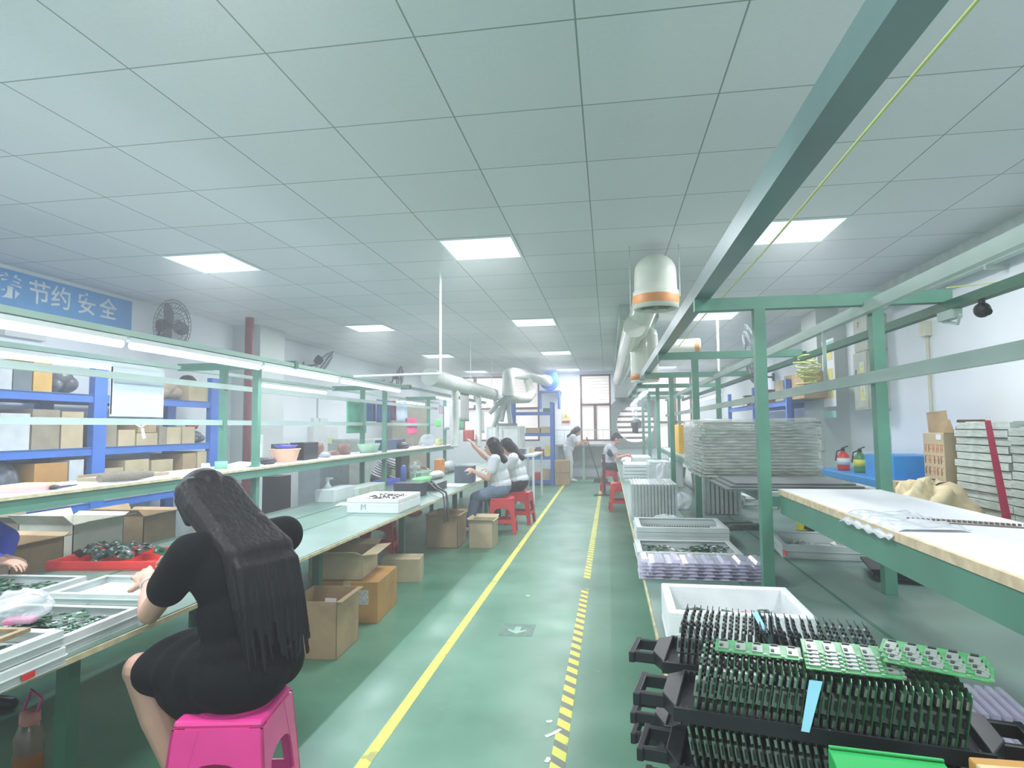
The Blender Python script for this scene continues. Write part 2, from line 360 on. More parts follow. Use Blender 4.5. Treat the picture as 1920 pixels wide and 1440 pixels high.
# right rack
GREYB = mat('grey green beam with galvanised top', (104, 134, 132), .35, metal=.2, var=.1, scale=3)
MB().b(.40, .47, .3, 12.4, 1.915, 1.925).b(.40, .408, .3, 12.4, 1.925, 1.985).b(.462, .47, .3, 12.4, 1.925, 1.985).build('light_rail', GREYB, fr)
MB().b(1.115, 1.145, .3, 12.4, 1.825, 1.875).build('cable_duct', RAIL, fr)
MB().b(1.115, 1.145, .3, 12.4, 1.515, 1.565).build('cable_duct', RAIL, fr)
MB().b(1.43, 1.47, .3, 12.4, 1.82, 1.86).build('light_rail', GREEND, fr)
MB().b(1.12, 1.135, 3.4, 3.415, 1.565, 1.825).build('hanger', RAIL, fr)
MB().b(.735, .775, 1.0, 2.85, .955, 1.035).b(1.10, 1.14, 1.0, 2.85, .955, 1.035).build('shelf_rail', GREEN, fr)
WOODL = mat('pale plywood edge', (206, 190, 156), .6, var=.12, scale=30)
MB().b(.742, 1.145, 1.0, 2.86, 1.036, 1.060).b(.73, .742, 1.0, 2.86, 1.036, 1.0595, 1).build('shelf_board', [SHW, WOODL], fr)
MB().b(.735, .775, 3.0, 9.0, .965, 1.01).b(1.10, 1.14, 3.0, 9.0, .965, 1.01).build('shelf_rail', GREEN, fr)
MB().b(.73, 1.15, 3.0, 9.0, 1.011, 1.03).build('shelf_board', [mat('grey shelf board', (150, 168, 162), .5)], fr)
# tubes
TUBEM = DIFF.copy(); TUBEM.name = 'glowing tube glass'; [setattr(n.inputs[1], 'default_value', 2.2) for n in TUBEM.node_tree.nodes if n.type == 'EMISSION']
def tube_lamp(x, y0, y1, z, label, watts=TUBE_W):
    t = thing('tube_light', label, 'light', (x, (y0+y1)/2, z), 0, 'lit tube lights over the benches')
    h = (y1-y0)/2
    MB().b(-.016, .016, -h, h, -.003, .0195).build('lamp_housing', WHITEP, t)
    MB().cyl((0, -h+.02, -.019), (0, h-.02, -.019), .021, n=14).build('glowing_tube', TUBEM, t)
    o = area_light('tube_lamp', (x, (y0+y1)/2, z-.043), .03, 2*h, watts); o.data.color = (.80, .88, 1.0)
for k, (a, b) in enumerate(((1.5, 2.78), (2.81, 4.03), (4.06, 5.3), (5.38, 7.0), (8.6, 9.8), (9.85, 12.1))):
    tube_lamp(-2.45, a, b, 1.80, '%s lit tube light from the near end, under the left bench aisle side rail' % ('first', 'second', 'third', 'fourth', 'fifth', 'sixth')[k])
for k, (a, b) in enumerate(((1.6, 2.9), (2.93, 4.26), (5.66, 7.1), (9.8, 11.2))):
    tube_lamp(-3.43, a, b, 1.80, '%s lit tube light from the near end, under the left bench wall side rail' % ('first', 'second', 'third', 'fourth')[k])
for x, a, b, z, l in ((.43, 7.0, 8.5, 1.74, 'lit tube light over the aisle edge of the right bench beyond the white ducts'), (.43, 9.2, 11.6, 1.74, 'farthest lit tube light over the aisle edge of the right bench'), (1.45, 8.3, 10.9, 1.76, 'lit tube light over the wall side of the right bench, far part')):
    tube_lamp(x, a, b, z, l)
# ================================================================ builders used many times
CARD = mat('brown cardboard', (176, 152, 116), .8, var=.1, scale=6, bump=.1, bscale=40)
CARDL = mat('pale cardboard', (190, 176, 142), .8, var=.08, scale=5, bump=.1, bscale=40)
CARDO = mat('orange brown cardboard', (186, 142, 78), .75, var=.1, scale=5)
CARDD = mat('dark inside of carton', (138, 120, 92), .9, var=.1)
CARDW = mat('whitish carton', (206, 206, 190), .8, var=.06)
TAPE = mat('clear parcel tape', (206, 190, 150), .3)
PAPER = mat('white paper', (226, 230, 234), .7, var=.02)
LABELM = mat('printed paper label', (196, 200, 196), .6, var=.2, scale=60)
def carton(label, loc, size, rz=0, m=None, op=0, group=None, name='carton', lab=False, flaps=(1, 1, 1, 1), fa=25):
    """cardboard box; op=0 closed with tape, 1 open with flaps"""
    m = m or CARD; w, d, h = size; t = thing(name, label, 'box', loc, rz, group)
    if not op:
        MB().box((0, 0, h/2), (w, d, h)).build('carton_body', m, t, bevel=.004)
        L, S = (w, .05) if w > d else (.05, d)
        b = MB().box((0, 0, h+.0006), (L if w > d else .05, .05 if w > d else d, .0012))
        if w > d: b.box((w/2+.0004, 0, h-.03), (.0012, .05, .06)).box((-w/2-.0004, 0, h-.03), (.0012, .05, .06))
        else: b.box((0, -d/2-.0004, h-.03), (.05, .0012, .06)).box((0, d/2+.0004, h-.03), (.05, .0012, .06))
        b.build('tape_strip', TAPE, t)
    else:
        k = .005
        MB().b(-w/2, w/2, -d/2, d/2, 0, k).b(-w/2, -w/2+k, -d/2, d/2, 0, h).b(w/2-k, w/2, -d/2, d/2, 0, h).b(-w/2, w/2, -d/2, -d/2+k, 0, h).b(-w/2, w/2, d/2-k, d/2, 0, h).build('carton_body', m, t)
        f = d/2*.85; a = radians(fa); g = w/2*.55
        fl = [((-w/2, -d/2, h), (w/2, -d/2, h), (0, -f*cos(a), f*sin(a))), ((w/2, d/2, h), (-w/2, d/2, h), (0, f*cos(a*.6), f*sin(a*.6))),
              ((-w/2, d/2, h), (-w/2, -d/2, h), (-g*cos(a*1.6), 0, g*sin(a*1.6))), ((w/2, -d/2, h), (w/2, d/2, h), (g*cos(a*.3), 0, g*sin(a*.3)))]
        for q, (A, B, v) in zip(flaps, fl):
            if not q: continue
            A = Vector(A); B = Vector(B); v = Vector(v)*q
            MB().sheet(A, B, B+v, A+v, .004).build('flap', m, t)
    if lab:
        MB().b(-w*.25, w*.2, -d*.3, d*.25, h+.0014, h+.0024).build('paper_label', LABELM, t) if not op else None
        MB().b(w*.05, w*.35, -d/2-.0012, -d/2-.0002, h*.45, h*.8).build('paper_label', LABELM, t)
    return t
def boxy(px0, px1, pyt, pyb, y):
    """bounds x0, x1, z0, z1 of what the photo shows between these pixels at depth y"""
    a = at(px0, (pyt+pyb)/2, y=y); b = at(px1, (pyt+pyb)/2, y=y); c = at((px0+px1)/2, pyt, y=y); d = at((px0+px1)/2, pyb, y=y)
    return a.x, b.x, d.z, c.z
def boxx(px0, px1, pyt, pyb, x):
    a = at(px0, (pyt+pyb)/2, x=x); b = at(px1, (pyt+pyb)/2, x=x); c = at((px0+px1)/2, pyt, x=x); d = at((px0+px1)/2, pyb, x=x)
    return a.y, b.y, d.z, c.z
def stool(name, label, loc, rz, m, h=.45, w=.29, group=None):
    t = thing(name, label, 'stool', loc, rz, group)
    tw, bw = w/2, w/2*1.28
    s = MB(); n = 6
    s.box((0, 0, h-.012), (w, w, .024)); s.lathe([(.0, h+.001), (.02, h+.0015), (.03, h+.004), (tw*.8, h+.004), (tw*.86, h)], n=32)
    s.build('seat', m, t, bevel=.012)
    hw = lambda z: tw+(bw-tw)*(1-z/h)                       # half width at height z
    for i, (sx, sy) in enumerate(((1, 1), (1, -1), (-1, 1), (-1, -1))):
        l = MB(); th = .008
        for ax in (0, 1):
            A = []
            zz = (h-.024, h*.55, h*.3, 0); ww = (.085, .055, .05, .045)
            for z, v in zip(zz, ww):
                o = hw(z); e = o-v
                A += [((sx*o, sy*o, z), (sx*e, sy*o, z)) if ax == 0 else ((sx*o, sy*o, z), (sx*o, sy*e, z))]
            for (p, q), (p2, q2) in zip(A, A[1:]):
                n_ = Vector((0, -sy*th, 0)) if ax == 0 else Vector((-sx*th, 0, 0))
                v8 = [Vector(k) for k in (p, q, q2, p2)]; v8 += [k+n_ for k in v8]
                l.add(v8, [(0, 1, 2, 3), (7, 6, 5, 4), (0, 4, 5, 1), (1, 5, 6, 2), (2, 6, 7, 3), (3, 7, 4, 0)])
        l.build('leg', m, t)
    ap = MB(); rl = MB()
    for k in range(4):
        T = Matrix.Rotation(k*pi/2, 4, 'Z')
        o = hw(h*.3)
        rl.add([(-o+.03, -o+.001, h*.30), (o-.03, -o+.001, h*.30), (o-.03, -hw(h*.4)+.001, h*.40), (-o+.03, -hw(h*.4)+.001, h*.40), (-o+.03, -o+.009, h*.30), (o-.03, -o+.009, h*.30), (o-.03, -hw(h*.4)+.009, h*.40), (-o+.03, -hw(h*.4)+.009, h*.40)],
               [(0, 1, 2, 3), (7, 6, 5, 4), (0, 4, 5, 1), (1, 5, 6, 2), (2, 6, 7, 3), (3, 7, 4, 0)], T=T)
        N = 8
        for j in range(N):                                   # arched apron under the seat
            a0, a1 = pi*j/N, pi*(j+1)/N; r = tw*.72
            x0, x1 = -r*cos(a0), -r*cos(a1); z0, z1 = h*.6+.1*h*2*.62*sin(a0), h*.6+.1*h*2*.62*sin(a1)
            y0, y1 = -hw(z0)+.001, -hw(z1)+.001; yt = -hw(h-.02)+.001
            ap.add([(x0, y0, z0), (x1, y1, z1), (x1, yt, h-.02), (x0, yt, h-.02), (x0, y0+.008, z0), (x1, y1+.008, z1), (x1, yt+.008, h-.02), (x0, yt+.008, h-.02)],
                   [(0, 1, 2, 3), (7, 6, 5, 4), (0, 4, 5, 1), (1, 5, 6, 2), (2, 6, 7, 3), (3, 7, 4, 0)], T=T)
    ap.build('apron', m, t); rl.build('footrail', m, t)
    return t
PINK = mat('pink plastic', (226, 62, 146), .3, var=.04)
RED = mat('red plastic', (216, 56, 52), .35, var=.06)
PCBG = mat('green circuit board', (36, 98, 58), .35, var=.25, scale=40, spec=.6)
PCBD = mat('dark blue green circuit board', (34, 58, 66), .35, var=.3, scale=50, spec=.6)
CHIP = mat('dark chip', (40, 46, 44), .4)
METALP = mat('tinned metal', (206, 214, 214), .25, metal=.7, var=.1, scale=30)
ALU = mat('silver white tray plastic', (198, 208, 206), .4, var=.05)
BLUEP = mat('light blue paper slip', (140, 206, 224), .6)
# ---- the small loose circuit board that fills the trays
def loose_board(parent=None):
    s = MB(); s.box((0, 0, .0008), (.062, .03, .0016), 0); s.box((-.012, .002, .003), (.012, .012, .003), 1); s.box((.012, -.004, .0035), (.014, .008, .004), 2); s.box((.024, .008, .003), (.006, .008, .003), 1)
    s.box((-.025, -.006, .0028), (.005, .01, .0024), 2)
    s.v = [Vector((p.x*1.22, p.y*1.3, p.z)) for p in s.v]
    o = s.build('small_circuit_board', [PCBG, CHIP, METALP], parent); return o
_lb = None
def scatter(n, cx, cy, z, w, d, rz, label, group, layers=2, zs=.0032, tilt=.18, mats=None, seed=1, rmax=3.14):
    """n loose boards lying over each other inside w x d"""
    rnd = random.Random(seed); first = loose_board()
    if mats:
        first.data = first.data.copy(); first.data.materials[0] = mats
    for k in range(n):
        o = first if k == 0 else first.copy()
        if k: COL.objects.link(o)
        u, v = rnd.uniform(-.5, .5)*w, rnd.uniform(-.5, .5)*d
        o.location = (cx+u*cos(rz)-v*sin(rz), cy+u*sin(rz)+v*cos(rz), z+rnd.uniform(0, layers)*zs+.004)
        o.rotation_euler = (rnd.uniform(-tilt, tilt), rnd.uniform(-tilt, tilt), rnd.uniform(-rmax, rmax)+rz)
        tag(o, label, 'circuit board', group)
def tray(name, label, loc, w, d, h, rz, m=ALU, rim=.02, wall=.012, group=None, tilt=(0, 0), base=None):
    t = thing(name, label, 'tray', loc, rz, group); t.rotation_euler = (tilt[0], tilt[1], rz)
    MB().b(-w/2, w/2, -d/2, d/2, 0, .006).build('tray_base', base or m, t)
    s = MB()
    for sx, sy, a, b in ((0, -1, w, wall), (0, 1, w, wall), (-1, 0, wall, d-2*wall), (1, 0, wall, d-2*wall)):
        s.box((sx*(w-wall)/2, sy*(d-wall)/2, .006+(h-.006)/2), (a, b, h-.006))
        s.box((sx*(w-rim)/2, sy*(d-rim)/2, h), (w if sy else rim, rim if sy else d-2*rim, .005))
        if h > .03: s.box((sx*(w+.006)/2, sy*(d+.006)/2, h*.55), (w+.006 if sy else .006, .006 if sy else d, .006))
    s.build('tray_rim', m, t, bevel=.002)
    return t
def foam_box(name, label, loc, w, d, h, rz, wall=.03, floor_z=.03):
    t = thing(name, label, 'box', loc, rz)
    m = mat('white foam', (226, 232, 232), .8, var=.03, scale=20, bump=.15, bscale=200)
    s = MB(); s.b(-w/2, w/2, -d/2, d/2, 0, floor_z)
    s.b(-w/2, w/2, -d/2, -d/2+wall, floor_z, h).b(-w/2, w/2, d/2-wall, d/2, floor_z, h).b(-w/2, -w/2+wall, -d/2+wall, d/2-wall, floor_z, h).b(w/2-wall, w/2, -d/2+wall, d/2-wall, floor_z, h)
    s.build('box_body', m, t, bevel=.006)
    return t
def single(name, label, cat, mb, mats, group=None, bevel=0, solid=0, kind=None):
    return tag(mb.build(name, mats, None, bevel, solid), label, cat, group, kind)
# ================================================================ under and around the left bench
FB = 0.0
carton('tall open carton standing on the floor right behind the woman in black', (-1.74, 3.62, 0), (.3, .36, .33), .05, CARD, 1, flaps=(0, 0, 0, .35), fa=5)
MB_ = MB().b(-.06, .02, .0, .006, .0, .09); single('paper_sheet', 'white paper slip sticking out of the tall open carton', 'paper', MB(Matrix.Translation((-1.64, 3.52, .245))).b(-.05, .02, .0, .004, .0, .085), PAPER)
carton('orange brown taped carton on the floor with a white label on top', (-1.83, 4.35, 0), (.44, .5, .28), .08, CARDO, 0, lab=True)
carton('open carton with spread flaps stacked on the orange brown carton', (-1.93, 4.33, .2835), (.38, .42, .17), .12, CARDL, 1, flaps=(1, .7, .8, 1), fa=18)
carton('pale carton on the floor half hidden behind the stacked open carton', (-2.3, 4.95, 0), (.3, .3, .3), .1, CARDL, 0)
carton('small pale carton lying on the floor beside the bench leg', (-1.83, 5.33, 0), (.34, .24, .2), .15, CARDL, 0)
carton('large brown carton on the floor under the bench beyond the foam box', (-1.86, 6.95, 0), (.36, .42, .36), .0, CARD, 1, flaps=(.4, .5, .2, .3), fa=10)
carton('small open brown carton beside the red stools at the aisle', (-1.42, 6.92, 0), (.27, .3, .3), -.02, CARDL, 1, flaps=(.3, .7, .5, .2), fa=30)
stool('plastic_stool', 'pink plastic stool under the woman in black', (-1.235, 1.93, 0), .18, PINK, h=.44, w=.275)
s0 = stool('plastic_stool', 'red plastic stool under the woman in jeans, nearest in the aisle', (-1.36, 7.85, 0), .1, RED, h=.442, group='red stools')
dup(s0, (-1.24, 8.6, 0), -.1, 'red plastic stool under the farther woman in the white blouse', 'red stools')
dup(s0, (-2.35, 6.1, 0), .2, 'red plastic stool standing empty beneath the left bench', 'red stools')
dup(s0, (-4.15, 8.7, 0), .0, 'red plastic stool beyond the left bench near the spray bottle', 'red stools')
dup(s0, (.17, 10.0, 0), .05, 'red plastic stool standing empty at the right bench beside the clear covers', 'red stools')
dup(s0, (.0, 12.9, 0), .1, 'red plastic stool under the boy in the grey shirt', 'red stools')
dup(s0, (-3.55, 9.2, 0), .0, 'red plastic stool under the person in the striped shirt', 'red stools')
# ================================================================ trays and boards, near left
V3 = Vector
def onbench(px, py, dz=0): p = at(px, py, z=BZ+dz); return p
# stacked silver trays at the lower left corner
tr = tray('parts_tray', 'silver tray at the lower left corner of the bench, red mark on its side', (-1.92, 1.51, BZ), .5, .4, .05, .02, rim=.028)
tray('parts_tray', 'upper silver tray with a wooden frame inside, lower left corner', (-1.93, 1.51, BZ+.056), .5, .4, .045, .02, rim=.03)
single('wooden_border', 'thin worn wooden border lying in the upper corner tray', 'frame', MB(Matrix.Translation((-1.95, 1.51, BZ+.107)) @ Matrix.Rotation(.08, 4, 'Z')).b(-.2, .2, -.15, -.13, 0, .012).b(-.2, .2, .13, .15, 0, .012).b(-.2, -.18, -.13, .13, 0, .012).b(.18, .2, -.13, .13, 0, .012), mat('worn brown wood', (150, 128, 92), .6, var=.2, scale=20))
single('red_sticker', 'red sticker on the side of the corner tray', 'sticker', MB().b(-1.664, -1.662, 1.56, 1.60, BZ+.008, BZ+.026), RED)
scatter(16, -1.95, 1.51, BZ+.064, .34, .24, .02, 'small green circuit board in the upper corner tray', 'boards in the corner tray', seed=3)
single('tool_grip', 'black hand tool lying across the corner tray', 'tool', MB().tube([(-2.1, 1.6, BZ+.132), (-2.0, 1.63, BZ+.133), (-1.9, 1.645, BZ+.129)], [.012, .014, .009], 8), BLACKP)
tray('parts_tray', 'silver tray full of green boards beside the woman\'s elbow', (-2.0, 1.925, BZ), .5, .36, .055, .03, rim=.022)
scatter(88, -2.0, 1.925, BZ+.012, .42, .28, .03, 'small green circuit board in the tray beside the elbow', 'boards in the tray beside the elbow', layers=9, seed=4)
tray('parts_tray', 'silver tray full of green boards at the left picture edge', (-2.64, 2.32, BZ), .52, .42, .05, .05, rim=.022)
scatter(74, -2.64, 2.32, BZ+.012, .43, .32, .05, 'small green circuit board in the tray at the left picture edge', 'boards in the edge tray', layers=8, seed=5)
tray('parts_tray', 'empty silver tray leaning under the woman\'s hands', (-2.12, 2.46, BZ), .44, .32, .04, .05, rim=.022)
single('plastic_lid_sheet', 'white plastic sheet lying in the tray under the hands', 'sheet', MB(Matrix.Translation((-2.12, 2.46, BZ+.0065))).b(-.18, .18, -.12, .12, 0, .01), WHITEP)
# red compartment tray with a heap of dark boards
RT = thing('compartment_tray', 'flat red tray with dividers holding a heap of dark boards', 'tray', (-2.62, 3.05, BZ), .12)
s = MB(); s.b(-.3, .3, -.2, .2, 0, .006); s.b(-.3, .3, -.2, -.19, .006, .045).b(-.3, .3, .19, .2, .006, .045).b(-.3, -.29, -.19, .19, .006, .045).b(.29, .3, -.19, .19, .006, .045)
s.build('tray_shell', RED, RT, bevel=.003)
MB().b(-.29, .29, .04, .046, .006, .035).b(.06, .066, -.19, .04, .006, .035).b(.12, .126, .046, .19, .006, .035).build('divider', RED, RT)
scatter(40, -2.66, 3.0, BZ+.05, .3, .2, .12, 'dark green board heaped in the red tray', 'boards heaped in the red tray', layers=12, tilt=.6, mats=mat('dark green circuit board', (36, 66, 50), .4, var=.3, scale=50), seed=6)
# clear plastic bag with a pink insert
FILM = mat('clear crinkled plastic film', (226, 234, 238), .15, var=.02, alpha=.42, bump=.5, bscale=25, spec=.8)
def crumple(c, r, seed, mi=0, amp=.28, nu=26, nv=16):
    rnd = random.Random(seed); ph = [(rnd.uniform(1, 6), rnd.uniform(1, 6), rnd.uniform(0, 6)) for _ in range(7)]
    s = MB()
    def f(u, v):
        a, b = 2*pi*u, pi*v
        k = 1+amp*sum(sin(p*a*1.0//1*1+q*b+w) for p, q, w in [(round(p), q, w) for p, q, w in ph])/4
        return (c[0]+r[0]*sin(b)*cos(a)*k, c[1]+r[1]*sin(b)*sin(a)*k, max(c[2]-r[2]*.9, c[2]+r[2]*cos(b)*k))
    s.grid(f, nu, nv, mi); return s
single('plastic_bag', 'crumpled clear plastic bag lying on the trays at the left', 'bag', crumple((-2.02, 1.88, BZ+.115), (.09, .08, .055), 3), FILM)
single('pink_pouch', 'small pink pouch inside the crumpled clear bag', 'pouch', MB(Matrix.Translation((-2.0, 1.86, BZ+.075)) @ Matrix.Rotation(.5, 4, 'Z')).box((0, 0, .0), (.09, .05, .018)), mat('pink card', (236, 140, 180), .5), bevel=.005)
single('jar', 'small white jar at the left edge of the picture on the bench', 'jar', MB().lathe([(0, 0), (.028, 0), (.03, .01), (.03, .06), (.022, .07), (.022, .085), (0, .085)], (-2.36, 1.78, BZ), 20), WHITEP)
# foam box with dark parts further along
p = onbench(640, 972)
fb = foam_box('foam_box', 'long white foam box of small dark parts on the left bench', (-1.99, 5.32, BZ), .46, .62, .12, 0, floor_z=.085)
text_obj('pen_mark', 'M', .07, (-.08, -.3105, .05), (pi/2, 0, 0), mat('faint grey pen', (150, 156, 160), .8), fb)
s = MB(); s.tube([(0, 0, .004), (.02, .01, .008), (.04, 0, .006)], .004, 6); s.box((0, .004, .006), (.016, .01, .009))
dp = s.build('small_part', mat('dark brown component', (70, 60, 58), .5)); rnd = random.Random(8)
for k in range(46):
    o = dp if k == 0 else dp.copy()
    if k: COL.objects.link(o)
    o.location = (-1.99+rnd.uniform(-.16, .16), 5.32+rnd.uniform(-.23, .23), BZ+.088+rnd.uniform(0, .012)); o.rotation_euler = (rnd.uniform(-.4, .4), rnd.uniform(-.4, .4), rnd.uniform(0, 6))
    tag(o, 'small dark wired part loose in the white foam box', 'component', 'parts in the foam box')
single('paper_sheet', 'white paper sheet lying on the bench before the foam box', 'paper', MB(Matrix.Translation((-2.42, 5.62, BZ+.0005)) @ Matrix.Rotation(.2, 4, 'Z')).b(-.15, .15, -.12, .12, 0, .001), PAPER)
# ================================================================ things on the upper left shelf
SZ = 1.0425
def shelf_y(px, x=-2.85): return at(px, 880, x=x).y
single('paper_stack', 'stack of pink and yellow papers on the near end of the left shelf', 'paper', MB(Matrix.Translation((-2.88, shelf_y(58), SZ)) @ Matrix.Rotation(.2, 4, 'Z')).b(-.08, .08, -.12, .12, 0, .022, 0).b(-.075, .08, -.11, .1, .0225, .034, 1), [mat('pink paper', (226, 160, 160), .7), mat('yellow green paper', (214, 222, 160), .7)])
sc = thing('scissors', 'black handled tool lying beside the pink papers', 'tool', (-2.82, shelf_y(120), SZ), .3)
MB().tube([(-.01, -.07, .008), (.0, 0, .008), (.012, .06, .008)], [.007, .006, .003], 8).build('tool_body', BLACKP, sc); MB().ell((-.01, -.1, .012), (.02, .035, .011)).build('tool_grip', BLACKP, sc)
single('cloth_roll', 'long grey brown cloth roll lying on the left shelf', 'cloth', MB().tube([(-2.8, shelf_y(172), SZ+.03), (-2.8, shelf_y(200), SZ+.033), (-2.79, shelf_y(240), SZ+.031), (-2.78, shelf_y(266), SZ+.028)], [.022, .03, .03, .018], 14), mat('grey brown cloth', (118, 112, 98), .9, bump=.4))
single('wood_tray', 'flat brown wooden tray behind the cloth roll on the left shelf', 'tray', MB().b(-3.1, -2.9, shelf_y(215), shelf_y(330), SZ, SZ+.02).b(-3.1, -3.09, shelf_y(215), shelf_y(330), SZ+.02, SZ+.035), mat('brown tray wood', (150, 136, 112), .7))
single('tape_roll', 'roll of green tape standing on the left shelf by the post', 'tape', MB().lathe([(.03, 0), (.045, 0), (.045, .055), (.03, .055), (.03, 0)], (-2.92, shelf_y(430), SZ), 24), mat('green tape', (120, 190, 150), .5))
single('glass_jar', 'small clear jar on the left shelf above the woman\'s head', 'jar', MB().lathe([(0, 0), (.03, 0), (.03, .045), (.026, .06), (.02, .06)], (-2.84, shelf_y(383), SZ), 20), mat('clear glass jar', (220, 232, 230), .1, alpha=.4))
single('paper_stack', 'loose white papers and bags stacked against the first post', 'paper', MB(Matrix.Translation((-2.9, shelf_y(462), SZ)) @ Matrix.Rotation(-.2, 4, 'Z')).b(-.1, .1, -.14, .14, 0, .012).box((0.01, .02, .022), (.18, .2, .008), 0, (.06, .05, .3)), WHITEP)
bk = thing('round_basket', 'orange plastic basket on the left shelf beside the black box', 'basket', (-2.9, shelf_y(543), SZ))
MB().lathe([(0, 0), (.1, 0), (.13, .11), (.14, .115), (.14, .12), (.125, .12), (.096, .006), (0, .006)], n=28).build('basket_shell', mat('pale orange plastic', (226, 182, 150), .5), bk)
single('blue_bowl', 'bright blue bowl standing in the orange basket', 'bowl', MB().lathe([(0, 0), (.07, 0), (.105, .03), (.1, .03), (.066, .004), (0, .004)], (-2.9, shelf_y(545), SZ+.1205), 28), mat('bright blue plastic', (84, 92, 226), .4))
def px_item(name, label, cat, px0, px1, pyt, x, d, zb, m, bev=.004, group=None, rz=0, kind='box'):
    """something seen between px0 and px1 whose top shows at pyt, standing at height zb with its aisle face at x"""
    a = at(px0, pyt, x=x); b = at(px1, pyt, x=x); y0, y1 = a.y, b.y; zt = at((px0+px1)/2, pyt, x=x).z
    zt = max(zt, zb+.01); sg = 1 if x > 0 else -1
    s = MB(Matrix.Translation((x+sg*d/2, (y0+y1)/2, zb)) @ Matrix.Rotation(rz, 4, 'Z'))
    w, l, h = d, abs(y1-y0), zt-zb
    if kind == 'box': s.box((0, 0, h/2), (w, l, h))
    elif kind == 'cyl': s.lathe([(0, 0), (.5, 0), (.5, h*.75), (.42, h*.9), (.3, h), (0, h)], (0, 0, 0), 20, sx=w, sy=l)
    elif kind == 'bowl': s.lathe([(0, 0), (.35, 0), (.5, h), (.47, h), (.33, .01), (0, .01)], (0, 0, 0), 24, sx=w, sy=l)
    elif kind == 'heap': s.ell((0, 0, h*.57), (w/2, l/2, h*.55), nu=12, nv=8); s.ell((w*.1, l*.25, h*.4), (w/3, l/4, h*.42)); s.ell((-.02, -l*.25, h*.3), (w/3, l/4, h*.4))
    return single(name, label, cat, s, m, group, bev if kind == 'box' else 0)
px_item('monitor_box', 'black speaker box standing on the left shelf', 'box', 570, 597, 829, -2.84, .14, SZ, BLACKP)
px_item('tool_case', 'small dark case behind the blue bowl on the shelf', 'box', 523, 541, 832, -2.98, .08, SZ, mat('dark slate plastic', (52, 66, 80), .5))
BROWNJ = mat('brown glazed jar', (128, 92, 76), .3, var=.15)
for k, (a, b, t_) in enumerate(((551, 568, 830), (599, 612, 830), (644, 662, 832), (626, 640, 845))):
    px_item('brown_jar', 'brown jar on the left shelf, %s from the near end' % ('first', 'second', 'fourth', 'third')[k], 'jar', a, b, t_, -2.95, .1, SZ, BROWNJ, kind='cyl', group='brown jars on the left shelf')
px_item('dark_tool_heap', 'heap of dark tools on the shelf beside the first post', 'tool', 489, 525, 858, -2.82, .1, SZ, BLACKP, kind='heap')
px_item('white_cup', 'white cup on the shelf just past the first post', 'cup', 486, 494, 832, -2.98, .06, SZ, WHITEP, kind='cyl')
single('paper_sheet', 'large white sheet lying flat on the shelf beyond the black box', 'paper', MB().b(-3.08, -2.72, shelf_y(578), shelf_y(650), SZ+.0005, SZ+.003), PAPER)
px_item('green_basket', 'pale green wire basket on the left shelf before the second frame', 'basket', 690, 722, 832, -2.8, .2, SZ, mat('pale green wire', (150, 190, 160), .5), kind='bowl')
px_item('grey_pouch', 'grey crumpled pouch on the shelf among the brown jars', 'pouch', 613, 624, 848, -2.82, .1, SZ, mat('grey pouch', (150, 156, 156), .8), kind='heap')
px_item('white_device', 'white device in a plastic bag at the middle of the left shelf', 'device', 797, 820, 816, -2.88, .14, SZ, FILM, kind='heap')
px_item('black_bundle', 'black cable bundle on the shelf near the pink cloth', 'cable', 757, 772, 830, -2.85, .13, SZ, BLACKP, kind='heap')
px_item('blue_tool_case', 'flat dark blue case on the left shelf in front of the hanging clothes', 'box', 722, 760, 824, -2.95, .14, SZ, mat('dark blue plastic', (62, 84, 116), .5))
px_item('yellow_bottle', 'pale yellow bottle at the far part of the left shelf', 'bottle', 821, 832, 822, -2.8, .06, SZ, mat('pale yellow plastic', (214, 212, 150), .4), kind='cyl')
# hanging clip on the duct, whiteboard, pole rods
cl = thing('hanging_clip', 'white plastic clip hanging from the cable duct of the left rack', 'clip', (-3.03, at(265, 785, x=-3.03).y, 1.36))
MB().tube([(0, -.05, .02), (0, 0, .0), (0, .04, .02)], .005, 8).build('clip_wire', WHITEP, cl); MB().box((.0, .02, -.04), (.01, .018, .07), 0, (.3, 0, 0)).build('clip_jaw', WHITEP, cl)
y0, y1, z0, z1 = boxx(209, 305, 693, 778, -3.12)
wb = thing('whiteboard', 'blank white board hanging on the left rack in front of the blue shelving', 'board', (-3.12, (y0+y1)/2, z0))
MB().b(-.006, .006, -(y1-y0)/2, (y1-y0)/2, 0, z1-z0).build('board_panel', mat('whiteboard surface', (214, 226, 236), .3, var=.02), wb)
h_ = (y1-y0)/2; MB().b(-.009, .009, -h_, -h_+.015, 0, z1-z0).b(-.009, .009, h_-.015, h_, 0, z1-z0).b(-.009, .009, -h_, h_, -.012, .0).b(-.009, .009, -h_, h_, z1-z0, z1-z0+.012).b(-.003, .003, -h_*.6, -h_*.6+.008, z1-z0, 1.68-z0).b(-.003, .003, h_*.6, h_*.6+.008, z1-z0, 1.68-z0).build('board_frame', WHITEP, wb)
